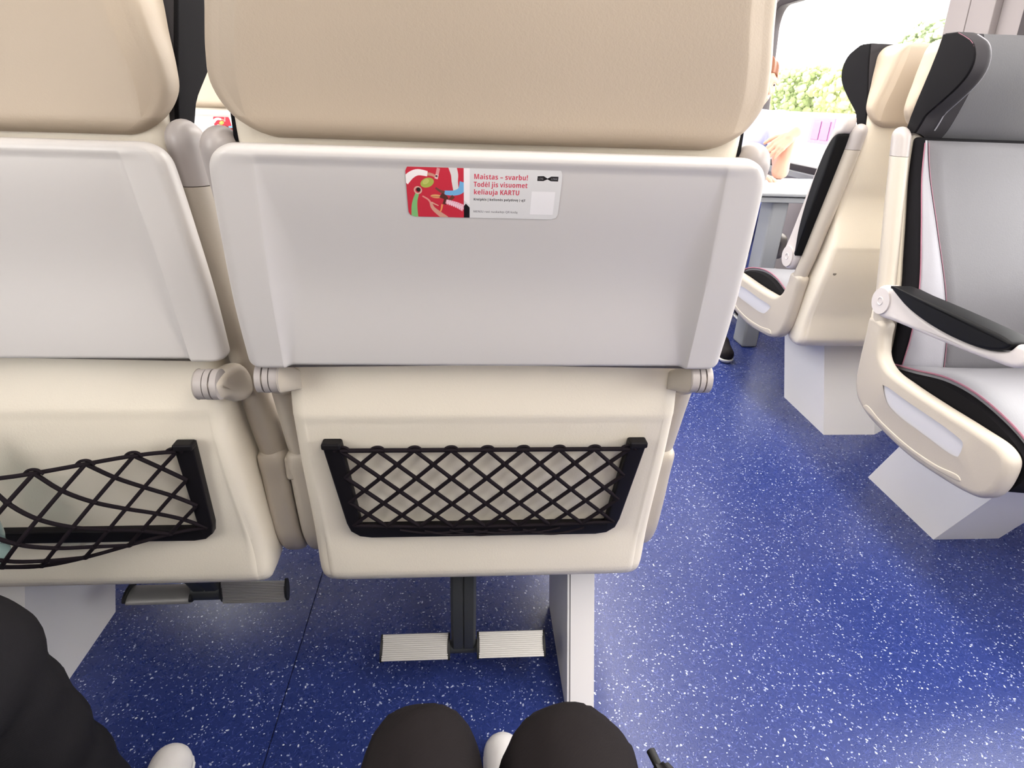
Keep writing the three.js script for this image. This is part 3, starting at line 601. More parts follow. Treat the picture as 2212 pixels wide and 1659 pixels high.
// ---------------------------------------------------------------- the seats in place
const ROW = 1.09, ZA = -0.68;
const flat = (x, v) => 0.0035 * Math.sin(v * Math.PI) * (1 - (x / 0.21) ** 2);
const pulled = (x, v) => { const t = sstep(0.21, -0.02, x) * sstep(-0.207, -0.06, x); return 0.085 * t * (0.75 + 0.5 * Math.sin(v * Math.PI)) + 0.003 * Math.sin(v * Math.PI); };
const aislePlan = [[0.168, 0.075], [0.221, 0.072], [0.221, 0.365], [0.168, 0.365]];
const windowPlan = [[-0.263, 0.075], [-0.208, 0.072], [-0.208, 0.38], [-0.263, 0.38]];
function footArm(points, width) {               // bent flat bar
  const c = new THREE.CatmullRomCurve3(points.map(([x, h, w]) => P(x, h, w))), rings = [];
  for (let i = 0; i <= 20; i++) { const p = c.getPoint(i / 20), t = c.getTangent(i / 20), n = V3(0, -t.z, t.y).normalize(), ring = []; for (const [a, b] of [[-1, -0.6], [-0.8, -1], [-0.08, -1], [0, -0.72], [0.08, -1], [0.8, -1], [1, -0.6], [1, 0.6], [0.8, 1], [-0.8, 1], [-1, 0.6]]) ring.push(p.clone().add(V3(a * width / 2, 0, 0)).addScaledVector(n, b * 0.009)); rings.push(ring); }
  return loft(rings, 30);
}
const seatA1 = makeSeat({ name: 'train_seat', label: 'beige shell train seat seen from behind in the middle, reclined, sticker on its closed tray', x: 0.027, z: ZA, plan: aislePlan, joint: [0.173, 0.0748], armIn: 0.016, arms: [[-1, 'down'], [1, 'down']], bridge: [-0.318, -0.27], group: 'paired seats facing away' });
{
  const { tray, rear } = addTray(seatA1, 0); addSticker(tray, rear); addNet(seatA1, flat);
  addFootrest(seatA1, -0.036, 0.115, 0.158, 0.62, merged([footArm([[-0.036, 0.40, 0.24], [-0.036, 0.31, 0.165], [-0.036, 0.22, 0.150], [-0.036, 0.135, 0.158], [-0.036, 0.105, 0.165]], 0.048), (() => { const g = new THREE.CylinderGeometry(0.013, 0.013, 0.056, 20); g.rotateZ(Math.PI / 2); g.translate(-0.036, 0.105, -0.166); return g; })()]));
}
const seatA2 = makeSeat({ name: 'train_seat', label: 'upright beige train seat at the left edge, net pocket pulled down by a bottle', x: -0.605, z: ZA, upright: 1.15, plan: windowPlan, joint: [-0.213, 0.0747], arms: [[-1, 'down']], group: 'paired seats facing away' });
{
  const { tray, rear } = addTray(seatA2, 1.15); for (const c of seatA2.children) if (/tray_table|headrest/.test(c.name)) c.position.set(0.006, -0.010, 0); addSticker(tray, rear, 1); addNet(seatA2, pulled, false);
  addFootrest(seatA2, 0.064, 0.152, 0.285, 1.35, merged([footArm([[0.062, 0.40, 0.20], [0.062, 0.33, 0.205], [0.062, 0.26, 0.235], [0.062, 0.18, 0.275], [0.062, 0.150, 0.285]], 0.056), (() => { const g = new THREE.CylinderGeometry(0.018, 0.018, 0.058, 20); g.rotateZ(Math.PI / 2); g.translate(0.062, 0.151, -0.285); return g; })()]), 1.9);
}
// the same pair one row ahead and one row behind
const rowAhead1 = seatA1.clone(), rowAhead2 = seatA2.clone(), rowBack1 = seatA1.clone(), rowBack2 = seatA2.clone();
for (const [o, dz, label] of [[rowAhead1, -ROW, 'beige train seat hidden in the row beyond the reclined middle seat'], [rowAhead2, -ROW, 'brightly lit seat glimpsed through the gap between the two front seats'], [rowBack1, ROW, 'train seat under the passenger whose two knees show at the bottom'], [rowBack2, ROW, 'train seat under the passenger whose leg shows at the lower left']]) {
  o.name = numbered('train_seat'); o.position.z = ZA + dz; o.userData = { label, category: 'seat', group: 'paired seats facing away' }; scene.add(o);
}
const singlePlan = (s) => [[-0.10 * s, 0.068], [0.10 * s, 0.068], [0.22 * s, 0.14], [0.22 * s, 0.315], [0.10 * s, 0.378], [-0.10 * s, 0.378]];
const seatB = makeSeat({ name: 'single_train_seat', label: 'single beige seat facing away beyond the aisle, armrest folded up', x: 1.43, z: -1.77, upright: 0.9, plan: singlePlan(1), arms: [[-1, 'up'], [1, 'down']], bolt: [-0.235, 0.617], group: 'single seats by the right windows' });
const seatC = makeSeat({ name: 'single_train_seat', label: 'single seat facing the camera at right, grey cushions and armrest down', x: 1.43, z: -1.63, turn: Math.PI, plan: singlePlan(-1), arms: [[-1, 'down'], [1, 'down']], group: 'single seats by the right windows' });
const seatD = makeSeat({ name: 'single_train_seat', label: 'single seat behind the table, under the person resting an elbow', x: 1.43, z: -3.82, turn: Math.PI, plan: singlePlan(-1), arms: [[-1, 'down'], [1, 'up']], group: 'single seats by the right windows' });

// ---------------------------------------------------------------- bottle in the left net pocket
{
  const t = thing('water_bottle', 'pale translucent plastic bottle in the net pocket of the left seat', 'bottle', [-0.660, 0.500, -0.668]);
  const prof = [[0.0, 0.0], [0.026, 0.0], [0.031, 0.006], [0.032, 0.02], [0.030, 0.03], [0.032, 0.04], [0.032, 0.075], [0.030, 0.08], [0.032, 0.085], [0.032, 0.11], [0.028, 0.13], [0.018, 0.152], [0.0125, 0.160], [0.0125, 0.172], [0.0, 0.172]].map((p) => new THREE.Vector2(p[0], p[1]));
  mesh('bottle_body', new THREE.LatheGeometry(prof, 32), new THREE.MeshPhysicalMaterial({ color: C(205, 226, 226), roughness: 0.12, transmission: 0.75, thickness: 0, ior: 1.4, name: 'clear_plastic' }), t);
  const c = new THREE.CylinderGeometry(0.015, 0.015, 0.016, 24); c.translate(0, 0.172, 0);
  mesh('bottle_cap', c, std({ color: C(90, 130, 190), roughness: 0.5, name: 'blue_cap' }), t);
}

// ---------------------------------------------------------------- table before the right window
{
  const t = thing('table', 'white topped table with grey leg beyond the single seats', 'table', [1.56, 0, -2.9]);
  mesh('table_top', rbox(-0.32, 0.42, 0.742, 0.768, -0.27, 0.245, 0.008), M.tableTop, t);
  mesh('edge_trim', rbox(-0.322, 0.42, 0.744, 0.757, 0.236, 0.250, 0.004), M.tableGrey, t);
  mesh('under_frame', rbox(-0.30, 0.42, 0.715, 0.738, -0.25, 0.235, 0.004), M.tableGrey, t);
  const leg = rbox(-0.18, -0.10, 0.0, 0.716, 0.08, 0.20, 0.012);
  mesh('leg', leg, M.tableGrey, t);
  mesh('leg_rail', rbox(-0.112, -0.092, 0.05, 0.70, 0.10, 0.18, 0.008), M.tableGrey, t);
}

// ---------------------------------------------------------------- people
function surfaceNets(f, lo, hi, cell) {
  const nx = Math.ceil((hi[0] - lo[0]) / cell) + 1, ny = Math.ceil((hi[1] - lo[1]) / cell) + 1, nz = Math.ceil((hi[2] - lo[2]) / cell) + 1;
  const v = new Float32Array(nx * ny * nz), at = (i, j, k) => (k * ny + j) * nx + i;
  for (let k = 0; k < nz; k++) for (let j = 0; j < ny; j++) for (let i = 0; i < nx; i++) v[at(i, j, k)] = f(lo[0] + i * cell, lo[1] + j * cell, lo[2] + k * cell);
  const id = new Int32Array(v.length).fill(-1), pos = [], idx = [];
  for (let k = 0; k < nz - 1; k++) for (let j = 0; j < ny - 1; j++) for (let i = 0; i < nx - 1; i++) {
    let n = 0, x = 0, y = 0, z = 0; const c = [];
    for (let q = 0; q < 8; q++) c.push(v[at(i + (q & 1), j + ((q >> 1) & 1), k + (q >> 2))]);
    for (let a = 0; a < 8; a++) for (const b of [a | 1, a | 2, a | 4]) if (b !== a && (c[a] < 0) !== (c[b] < 0)) { const t = c[a] / (c[a] - c[b]); n++; x += lerp(a & 1, b & 1, t); y += lerp((a >> 1) & 1, (b >> 1) & 1, t); z += lerp(a >> 2, b >> 2, t); }
    if (n) { id[at(i, j, k)] = pos.length / 3; pos.push(lo[0] + (i + x / n) * cell, lo[1] + (j + y / n) * cell, lo[2] + (k + z / n) * cell); }
  }
  const quad = (a, b, c, d, flip) => { if (a < 0 || b < 0 || c < 0 || d < 0) return; flip ? idx.push(a, c, b, a, d, c) : idx.push(a, b, c, a, c, d); };
  for (let k = 1; k < nz - 1; k++) for (let j = 1; j < ny - 1; j++) for (let i = 1; i < nx - 1; i++) {
    const s = v[at(i, j, k)] < 0;
    if (s !== v[at(i + 1, j, k)] < 0) quad(id[at(i, j - 1, k - 1)], id[at(i, j, k - 1)], id[at(i, j, k)], id[at(i, j - 1, k)], !s);
    if (s !== v[at(i, j + 1, k)] < 0) quad(id[at(i - 1, j, k - 1)], id[at(i - 1, j, k)], id[at(i, j, k)], id[at(i, j, k - 1)], !s);
    if (s !== v[at(i, j, k + 1)] < 0) quad(id[at(i - 1, j - 1, k)], id[at(i, j - 1, k)], id[at(i, j, k)], id[at(i - 1, j, k)], !s);
  }
  const uv = []; for (let i = 0; i < pos.length; i += 3) uv.push(pos[i] + pos[i + 2], pos[i + 1]);
  return geoFrom(pos, idx, uv);
}
const smin = (a, b, k) => { const h = clamp(0.5 + 0.5 * (b - a) / k); return lerp(b, a, h) - k * h * (1 - h); };
function bone(a, b, ra, rb) {
  const d = [b[0] - a[0], b[1] - a[1], b[2] - a[2]], l2 = d[0] * d[0] + d[1] * d[1] + d[2] * d[2];
  return (x, y, z) => { const px = x - a[0], py = y - a[1], pz = z - a[2], t = l2 ? clamp((px * d[0] + py * d[1] + pz * d[2]) / l2) : 0; return Math.hypot(px - d[0] * t, py - d[1] * t, pz - d[2] * t) - lerp(ra, rb, t); };
}
const blob = (c, r) => (x, y, z) => { const a = (x - c[0]) / r[0], b = (y - c[1]) / r[1], d = (z - c[2]) / r[2], l = Math.hypot(a, b, d); return (l - 1) * Math.min(r[0], r[1], r[2]); };
const union = (list, k) => (x, y, z) => { let d = list[0](x, y, z); for (let i = 1; i < list.length; i++) d = smin(d, list[i](x, y, z), k); return d; };
const bounds = (pts, m) => [[0, 1, 2].map((i) => Math.min(...pts.map((p) => p[i])) - m), [0, 1, 2].map((i) => Math.max(...pts.map((p) => p[i])) + m)];
const add3 = (a, b, k = 1) => [a[0] + b[0] * k, a[1] + b[1] * k, a[2] + b[2] * k], sub3 = (a, b) => add3(a, b, -1);
const norm3 = (a) => { const l = Math.hypot(...a) || 1; return a.map((x) => x / l); };
const cross3 = (a, b) => [a[1] * b[2] - a[2] * b[1], a[2] * b[0] - a[0] * b[2], a[0] * b[1] - a[1] * b[0]];
const mix3 = (a, b, t) => a.map((x, i) => lerp(x, b[i], t));
function handGeometry(wrist, dir, palm, thumbSide, curl) {
  const d = norm3(dir), p = norm3(sub3(palm, d.map((x) => x * (palm[0] * d[0] + palm[1] * d[1] + palm[2] * d[2])))), s = cross3(d, p).map((x) => x * thumbSide), list = [], pts = [];
  const at = (a, b, c) => add3(add3(add3(wrist, d, a), s, b), p, c);
  list.push(bone(at(-0.03, 0, 0), at(0.02, 0, 0), 0.024, 0.024), bone(at(0.02, 0.02, 0), at(0.085, 0.028, 0), 0.014, 0.013), bone(at(0.02, 0, 0), at(0.09, 0.008, 0), 0.016, 0.013), bone(at(0.02, -0.018, 0), at(0.082, -0.03, 0), 0.015, 0.011), bone(at(0.02, -0.008, 0), at(0.086, -0.012, 0), 0.015, 0.012));
  const chain = (a, b, l, c0) => { let q = at(a, b, 0), ang = c0; for (let i = 0; i < 3; i++) { const len = l * [0.46, 0.31, 0.23][i]; const n = add3(add3(q, d, len * Math.cos(ang)), p, len * Math.sin(ang)); list.push(bone(q, n, 0.0088 - i * 0.0007, 0.0082 - i * 0.0008)); pts.push(n); q = n; ang += curl; } };
  chain(0.085, 0.029, 0.070, curl * 0.5); chain(0.092, 0.009, 0.078, curl * 0.6); chain(0.088, -0.012, 0.072, curl * 0.75); chain(0.078, -0.031, 0.058, curl);
  let q = at(0.02, 0.026, 0.006); for (let i = 0; i < 3; i++) { const a = 0.75 - i * 0.28, len = [0.038, 0.03, 0.025][i]; const n = add3(add3(add3(q, d, len * Math.cos(a)), s, len * Math.sin(a)), p, len * 0.25); list.push(bone(q, n, 0.011 - i * 0.001, 0.0105 - i * 0.0012)); pts.push(n); q = n; }
  const f = union(list, 0.006), [lo, hi] = bounds([...pts, at(-0.04, 0, 0), at(0.05, 0.05, 0), at(0.05, -0.05, 0)], 0.035);
  return surfaceNets(f, lo, hi, 0.0045);
}
function headGeometry(c, face, tilt = 0) {       // c: middle of the skull, face: direction of the nose
  const list = [blob([0, 0.02, -0.008], [0.074, 0.092, 0.094]), blob([0, -0.045, 0.022], [0.056, 0.072, 0.062]), blob([0, -0.088, 0.052], [0.026, 0.024, 0.024]), bone([0, -0.004, 0.086], [0, -0.034, 0.106], 0.009, 0.012), blob([-0.012, -0.036, 0.094], [0.009, 0.008, 0.010]), blob([0.012, -0.036, 0.094], [0.009, 0.008, 0.010]), bone([-0.035, 0.018, 0.078], [0.035, 0.018, 0.078], 0.011, 0.011), blob([-0.036, -0.026, 0.062], [0.022, 0.02, 0.022]), blob([0.036, -0.026, 0.062], [0.022, 0.02, 0.022]), blob([0, -0.064, 0.076], [0.024, 0.008, 0.013]), blob([0.076, -0.008, -0.01], [0.009, 0.03, 0.018]), blob([-0.076, -0.008, -0.01], [0.009, 0.03, 0.018])];
  const body = union(list, 0.016), eyes = [blob([-0.032, 0.0, 0.088], [0.015, 0.009, 0.014]), blob([0.032, 0.0, 0.088], [0.015, 0.009, 0.014])];
  const f = (x, y, z) => { let d = body(x, y, z); for (const e of eyes) d = Math.max(d, -e(x, y, z) - 0.002); return d; };
  const g = surfaceNets(f, [-0.1, -0.14, -0.12], [0.1, 0.13, 0.14], 0.005);
  const ball = (x) => { const s = new THREE.SphereGeometry(0.0125, 14, 10); s.translate(x, 0.0, 0.074); return s; };
  const iris = (x) => { const s = new THREE.SphereGeometry(0.006, 10, 8); s.scale(1, 1, 0.5); s.translate(x, 0, 0.0845); return s; };
  const cap = union([blob([0, 0.034, -0.016], [0.083, 0.096, 0.104]), blob([0, -0.03, -0.05], [0.074, 0.10, 0.07]), blob([0.06, -0.02, -0.02], [0.026, 0.07, 0.05]), blob([-0.06, -0.02, -0.02], [0.026, 0.07, 0.05])], 0.02);
  const cut = blob([0, -0.038, 0.095], [0.072, 0.092, 0.075]);
  const hair = surfaceNets((x, y, z) => Math.max(cap(x, y, z) + 0.003 * Math.sin(x * 190 + z * 60), -cut(x, y, z)), [-0.11, -0.15, -0.14], [0.11, 0.15, 0.12], 0.006);
  const lips = new THREE.SphereGeometry(0.02, 12, 8); lips.scale(1.05, 0.28, 0.4); lips.translate(0, -0.063, 0.083);
  const m = new THREE.Matrix4().makeRotationY(Math.atan2(face[0], face[2])).multiply(new THREE.Matrix4().makeRotationX(-Math.asin(clamp(norm3(face)[1], -1, 1)))).multiply(new THREE.Matrix4().makeRotationZ(tilt)).setPosition(...c);
  const place = (q) => { q.applyMatrix4(m); return q; };
  return { skin: place(g), whites: place(merged([ball(-0.032), ball(0.032)])), iris: place(merged([iris(-0.032), iris(0.032)])), hair: place(hair), lips: place(lips) };
}
const cloth = (color, rough = 0.85) => soft({ color, roughness: rough, bumpMap: weaveTex, bumpScale: 0.0003, name: 'cloth' });
const skinMat = std({ color: C(206, 160, 138), roughness: 0.55, name: 'skin' });
const eyeMat = std({ color: C(235, 232, 228), roughness: 0.3, name: 'eye_white' }), irisMat = std({ color: C(60, 45, 36), roughness: 0.3, name: 'iris' }), lipMat = std({ color: C(180, 110, 104), roughness: 0.5, name: 'lips' });
const soleMat = std({ color: C(236, 234, 232), roughness: 0.6, name: 'shoe_sole' });
function shoeGeometry(heel, toe, r = 0.042) {     // both on the ground line
  const d = norm3(sub3(toe, heel)), L = Math.hypot(...sub3(toe, heel)), up = [0, 1, 0];
  const at = (k, h) => add3(add3(heel, d, L * k), up, h);
  const f0 = union([bone(at(0.12, 0.05), at(0.45, 0.048), r * 0.92, r), bone(at(0.45, 0.045), at(0.86, 0.036), r * 1.05, r * 0.82), bone(at(0.10, 0.07), at(0.24, 0.085), r * 0.85, r * 0.9)], 0.02);
  const [lo, hi] = bounds([at(0, 0), at(1, 0), at(0.2, 0.12)], 0.06);
  const g0 = heel[1];
  const upper = surfaceNets((x, y, z) => Math.max(f0(x, y, z), g0 + 0.018 - y, y - (g0 + 0.125)), lo, hi, 0.006);
  const f1 = union([bone(at(0.12, 0.03), at(0.45, 0.03), r * 0.98, r * 1.04), bone(at(0.45, 0.03), at(0.87, 0.03), r * 1.08, r * 0.88)], 0.02);
  const sole = surfaceNets((x, y, z) => Math.max(f1(x, y, z), g0 - y + 0.001, y - (g0 + 0.02)), lo, hi, 0.006);
  return { upper, sole };
}
// joints in world axes [x, y, z]
function person(label, j, look) {
  const g = new THREE.Group(); g.name = numbered('person'); scene.add(g); tag(g, label, 'person');
  const o = j.pelvis; g.position.set(o[0], 0, o[2]);
  const put = (name, geom, mat, parent) => { geom.translate(-o[0], 0, -o[2]); return mesh(name, geom, mat, parent || g); };
  const B = [], torso = [], legs = [], sleeves = [];
  const chest = mix3(j.pelvis, j.neck, 0.68), waist = mix3(j.pelvis, j.neck, 0.32);
  const across = norm3(sub3(j.shoulderR, j.shoulderL));
  torso.push(bone(add3(j.pelvis, across, -0.055), add3(j.pelvis, across, 0.055), 0.115, 0.115), bone(add3(waist, across, -0.05), add3(waist, across, 0.05), 0.105, 0.105), bone(add3(chest, across, -0.07), add3(chest, across, 0.07), 0.108, 0.108), bone(add3(j.shoulderL, across, 0.03), add3(j.shoulderR, across, -0.03), 0.062, 0.062), bone(chest, j.neck, 0.10, 0.058));
  const limb = (a, b, c, r) => [bone(a, b, r[0], r[1]), bone(b, c, r[1], r[2])];
  const lr = j.legR ?? [0.082, 0.058, 0.04];
  legs.push(...limb(j.hipL, j.kneeL, j.ankleL, lr), ...limb(j.hipR, j.kneeR, j.ankleR, j.legR2 ?? lr), bone(add3(j.pelvis, across, -0.06), add3(j.pelvis, across, 0.06), 0.11, 0.11));
  const arms = [...limb(j.shoulderL, j.elbowL, j.wristL, [0.050, 0.038, 0.026]), ...limb(j.shoulderR, j.elbowR, j.wristR, [0.050, 0.038, 0.026])];
  const all = Object.values(j).filter((p) => Array.isArray(p) && p.length === 3 && p !== j.legR && p !== j.legR2);
  const [lo, hi] = bounds(all, 0.16);
  const neckBone = bone(j.neck, j.head, 0.054, 0.05);
  const bodyF = union([...torso.map((f) => (x, y, z) => f(x, y, z) + 0.012), ...legs.map((f) => (x, y, z) => f(x, y, z) + 0.012), ...arms, neckBone], 0.02);
  const head = headGeometry(j.head, j.face, j.tilt ?? 0);
  const skin = merged([surfaceNets(bodyF, lo, hi, 0.014), head.skin, handGeometry(j.wristL, j.handL, j.palmL, j.thumbL ?? 1, j.curlL ?? 0.45), handGeometry(j.wristR, j.handR, j.palmR, j.thumbR ?? -1, j.curlR ?? 0.45)]);
  const b = put('body', skin, skinMat);
  put('eyes', head.whites, eyeMat, b); put('irises', head.iris, irisMat, b); put('lips', head.lips, lipMat, b);
  put('hair', head.hair, look.hair);
  const fold = (x, y, z) => look.folds ? look.folds(x, y, z) : 0.0022 * Math.sin(x * 60 + y * 95 + z * 40) * Math.sin(y * 70 - z * 55);
  const legF = union(legs, 0.016);
  const cuff = Math.min(j.ankleL[1], j.ankleR[1]) - 0.005;
  put('trousers', surfaceNets((x, y, z) => Math.max(legF(x, y, z) - 0.006 + fold(x, y, z), cuff - y, y - (j.pelvis[1] + 0.13)), lo, hi, 0.011), look.trousers);
  const upper = (s, e) => bone(s, mix3(s, e, look.sleeve ?? 0.5), 0.060, 0.056);
  const shirtParts = [...torso, upper(j.shoulderL, j.elbowL), upper(j.shoulderR, j.elbowR)];
  if ((look.sleeve ?? 0.5) >= 1) shirtParts.push(bone(j.elbowL, mix3(j.elbowL, j.wristL, 0.85), 0.052, 0.036), bone(j.elbowR, mix3(j.elbowR, j.wristR, 0.85), 0.052, 0.036));
  const shirtF = union(shirtParts, 0.025);
  put('shirt', surfaceNets((x, y, z) => Math.max(shirtF(x, y, z) - 0.006 + 0.002 * Math.sin(y * 80 + x * 40), j.pelvis[1] + 0.0 - y), lo, hi, 0.013), look.shirt);
  for (const k of ['L', 'R']) { const s = shoeGeometry(j['heel' + k], j['toe' + k]); const u = put('shoe', s.upper, look.shoes); put('sole', s.sole, soleMat, u); }
  return g;
}
// the passenger whose knees show (holding the camera)
person('seated person in dark brown trousers whose two knees show at the bottom', {
  pelvis: [0.03, 0.625, 0.20], neck: [0.03, 1.10, 0.30], head: [0.03, 1.27, 0.29], face: [0, -0.15, -1],
  shoulderL: [-0.15, 1.05, 0.29], shoulderR: [0.21, 1.05, 0.29], elbowL: [-0.205, 0.80, 0.20], elbowR: [0.295, 0.80, 0.20], wristL: [-0.12, 0.715, 0.02], wristR: [0.17, 0.715, 0.02],
  handL: [0.5, -0.08, -0.5], handR: [-0.5, -0.08, -0.5], palmL: [0, -1, 0], palmR: [0, -1, 0], thumbL: 1, thumbR: -1,
  hipL: [-0.055, 0.590, 0.16], hipR: [0.115, 0.590, 0.16], kneeL: [-0.043, 0.538, -0.342], kneeR: [0.094, 0.527, -0.331], ankleL: [-0.05, 0.105, -0.33], ankleR: [0.085, 0.105, -0.52],
  heelL: [-0.05, 0.0, -0.27], toeL: [-0.075, 0.0, -0.53], heelR: [0.088, 0.0, -0.45], toeR: [0.058, 0.0, -0.705], legR: [0.080, 0.046, 0.042], legR2: [0.080, 0.056, 0.044],
}, { hair: std({ color: C(60, 42, 32), roughness: 0.6, name: 'hair' }), trousers: cloth(C(29, 25, 26), 0.85), shirt: cloth(C(120, 118, 122)), shoes: cloth(C(236, 233, 231), 0.7), sleeve: 1 });
// the passenger on the left seat
person('seated person in charcoal trousers with one leg at the lower left edge', {
  pelvis: [-0.60, 0.635, 0.20], neck: [-0.60, 1.13, 0.31], head: [-0.60, 1.30, 0.30], face: [0, -0.2, -1],
  shoulderL: [-0.80, 1.08, 0.30], shoulderR: [-0.40, 1.08, 0.30], elbowL: [-0.87, 0.82, 0.18], elbowR: [-0.385, 0.82, 0.20], wristL: [-0.76, 0.73, 0.0], wristR: [-0.46, 0.73, 0.02],
  handL: [0.4, -0.08, -0.6], handR: [-0.4, -0.08, -0.6], palmL: [0, -1, 0], palmR: [0, -1, 0], thumbL: 1, thumbR: -1,
  hipL: [-0.70, 0.600, 0.16], hipR: [-0.48, 0.600, 0.16], kneeL: [-0.80, 0.55, -0.36], kneeR: [-0.540, 0.540, -0.462], ankleL: [-0.80, 0.10, -0.40], ankleR: [-0.500, 0.105, -0.50],
  heelL: [-0.80, 0, -0.34], toeL: [-0.83, 0, -0.61], heelR: [-0.480, 0, -0.44], toeR: [-0.520, 0, -0.712], legR: [0.092, 0.072, 0.062], legR2: [0.092, 0.070, 0.064],
}, { hair: std({ color: C(48, 40, 36), roughness: 0.6, name: 'hair' }), trousers: cloth(C(33, 32, 35), 0.88), shirt: cloth(C(80, 92, 110)), shoes: cloth(C(238, 234, 231), 0.7), sleeve: 1, folds: (x, y, z) => { const k = y - 1.1 * z * 0.35 - 0.55 * x; return 0.004 * Math.pow(Math.abs(Math.sin(k * 42 + 2 * Math.sin(z * 14))), 3) * sstep(0.62, 0.5, y) + 0.0015 * Math.sin(x * 70 + y * 60); } });
// the passenger at the table
person('person at the table in pale top, elbow on the table and hand drooping', {
  pelvis: [1.45, 0.635, -3.50], neck: [1.48, 1.07, -3.46], head: [1.515, 1.215, -3.38], face: [0.15, -0.1, 1], tilt: -0.1,
  shoulderL: [1.69, 1.02, -3.42], shoulderR: [1.35, 1.03, -3.46], elbowL: [1.60, 0.808, -3.13], elbowR: [1.30, 0.812, -3.12], wristL: [1.605, 0.978, -3.10], wristR: [1.37, 0.800, -3.02],
  handL: [-0.62, -0.45, 0.12], handR: [0.8, -0.05, 0.2], palmL: [-0.3, -0.6, -0.2], palmR: [0, -1, 0], thumbL: -1, thumbR: 1, curlL: 0.3, curlR: 0.3,
  hipL: [1.54, 0.600, -3.46], hipR: [1.36, 0.600, -3.46], kneeL: [1.55, 0.545, -3.02], kneeR: [1.36, 0.545, -2.98], ankleL: [1.56, 0.105, -3.12], ankleR: [1.235, 0.105, -2.70],
  heelL: [1.56, 0, -3.18], toeL: [1.56, 0, -2.92], heelR: [1.235, 0, -2.75], toeR: [1.222, 0, -2.49],
}, { hair: std({ color: C(134, 84, 58), roughness: 0.6, name: 'hair' }), trousers: cloth(C(90, 100, 160)), shirt: cloth(C(200, 204, 232)), shoes: cloth(C(40, 36, 38), 0.7), sleeve: 0.5 });

// ---------------------------------------------------------------- folded umbrella beside the right knee
{
  const a = P(0.1705, 0.556, 0.337), b = P(0.262, 0.535, -0.06), d = b.clone().sub(a).normalize();
  const t = thing('umbrella', 'black folded umbrella whose tip shows beside the right knee', 'umbrella', [b.x, 0, b.z]);
  const loc = (v) => v.clone().sub(V3(b.x, 0, b.z));
  const q = new THREE.Quaternion().setFromUnitVectors(V3(0, 1, 0), d);
  const onAxis = (g) => { g.applyQuaternion(q); const p = loc(a); g.translate(p.x, p.y, p.z); return g; };
  const tip = new THREE.CylinderGeometry(0.0036, 0.0042, 0.028, 14); tip.translate(0, 0.012, 0);
  mesh('tip', onAxis(tip), M.rubber, t);
  const rings = []; for (let i = 0; i <= 24; i++) { const s = i / 24, y = 0.014 + 0.30 * s, r0 = lerp(0.006, 0.026, Math.pow(sstep(-0.02, 0.3, s), 0.5)) * (s > 0.9 ? 0.9 : 1), ring = []; for (let k = 0; k < 64; k++) { const an = k / 64 * Math.PI * 2 + s * 1.2, r = r0 * (1 + 0.16 * Math.cos(an * 8) + 0.05 * Math.cos(an * 16)); ring.push(V3(r * Math.cos(an), y, r * Math.sin(an))); } rings.push(ring); }
  mesh('canopy', onAxis(loft(rings, 60, true, true)), std({ color: C(24, 23, 25), roughness: 0.42, name: 'umbrella_nylon' }), t);
  const h = new THREE.CylinderGeometry(0.014, 0.015, 0.10, 20); h.translate(0, 0.37, 0);
  mesh('handle', onAxis(h), M.rubber, t);
}

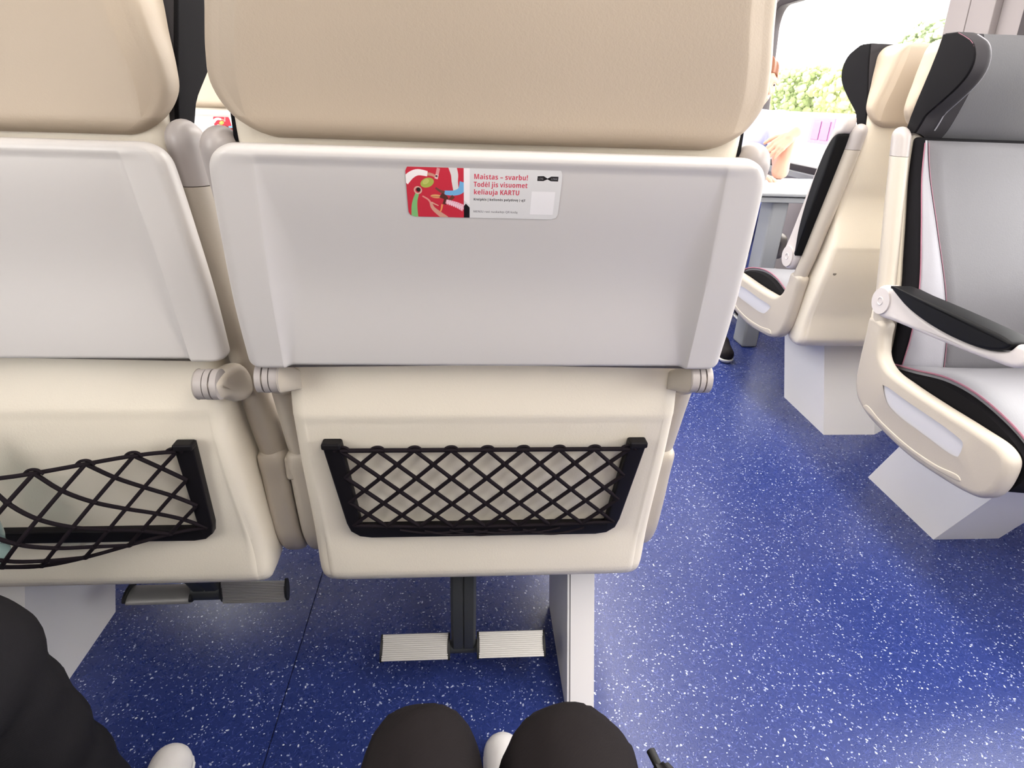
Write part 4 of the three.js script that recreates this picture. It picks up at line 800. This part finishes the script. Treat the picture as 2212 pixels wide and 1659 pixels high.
// ---------------------------------------------------------------- outside the right windows
{
  structure('trim_40', box(-40, 60, -1.35, -1.25, -60, 30), std({ color: C(190, 186, 178), roughness: 0.95, name: 'ballast' }));
  scene.children[scene.children.length - 1].name = 'ground'; 
  const leaf = [C(150, 164, 112), C(170, 178, 122), C(160, 172, 138)].map((c) => std({ color: c, roughness: 0.9, name: 'foliage' }));
  const bark = std({ color: C(120, 104, 90), roughness: 0.9, name: 'bark' });
  const tree = (name, label, x, z, h0, h1, r, k) => {
    const t = thing(name, label, name === 'tree' ? 'tree' : 'bush', [x, -1.25, z], 0, 'greenery outside the window'), list = [];
    for (let i = 0; i < 800; i++) {
      const g = new THREE.IcosahedronGeometry(0.045 + rnd() * rnd() * 0.14, 1), p = g.attributes.position;
      for (let q = 0; q < p.count; q++) { const s = 1 + 0.6 * noise.noise(p.getX(q) * 6 + i, p.getY(q) * 6, p.getZ(q) * 6); p.setXYZ(q, p.getX(q) * s, p.getY(q) * s, p.getZ(q) * s); }
      const a = rnd() * 7, e = Math.pow(rnd(), 0.5), v = rnd();
      g.computeVertexNormals(); g.translate(Math.cos(a) * e * r * Math.sin(Math.PI * (0.15 + 0.75 * v)), lerp(h0, h1, v) + 1.25, Math.sin(a) * e * r); list.push(g);
    }
    mesh('foliage', merged(list), leaf[k % 3], t);
    mesh('trunk', (() => { const g = new THREE.CylinderGeometry(0.07, 0.12, h0 + 1.6, 10); g.translate(0, (h0 + 1.6) / 2, 0); return g; })(), bark, t);
  };
  tree('bush', 'large green bush outside the window beside the person at the table', 13.0, -25.2, 0.9, 2.5, 1.6, 0);
  tree('bush', 'yellow green bush outside the window next to the folded armrest seat', 13.2, -21.4, 0.9, 2.5, 1.6, 1);
  tree('tree', 'pale tree outside the window just left of the pillar', 16.0, -22.4, 2.2, 4.0, 1.2, 2);
  // white carriage on the next track with a pink end
  const w = thing('parked_carriage', 'white carriage with a pink section outside the right window', 'train', [9.4, -1.25, -22]);
  const white = std({ color: C(232, 232, 236), roughness: 0.5, name: 'white_paint' }), pink = std({ color: C(176, 84, 124), roughness: 0.5, name: 'pink_paint' }), dim = std({ color: C(84, 58, 92), roughness: 0.3, name: 'dark_glass' });
  mesh('carriage_body', rbox(-1.2, 1.2, 0.75, 2.26, -14, 9, 0.12), white, w);
  mesh('pink_section', rbox(-1.225, -1.19, 1.62, 2.18, 7.0, 8.0, 0.015), pink, w);
  for (const z of [7.15, 7.55]) mesh('window_pane', rbox(-1.245, -1.22, 1.7, 2.1, z, z + 0.32, 0.01), dim, w);
  for (let i = 0; i < 3; i++) mesh('lettering_strip', rbox(-1.215, -1.195, 1.02 - i * 0.002, 1.1, 5.0 + i * 0.5, 5.3 + i * 0.5, 0.004), std({ color: C(170, 172, 178), roughness: 0.6, name: 'grey_paint' }), w);
  for (const z of [-10, -8, 3, 5]) { const g = new THREE.CylinderGeometry(0.42, 0.42, 0.12, 28); g.rotateZ(Math.PI / 2); g.translate(-0.72, 0.42, z); mesh('wheel', g, M.rubber, w); }
}
scene.traverse((o) => { if (o.isMesh) { o.castShadow = true; o.receiveShadow = true; } });
renderer.render(scene, camera);
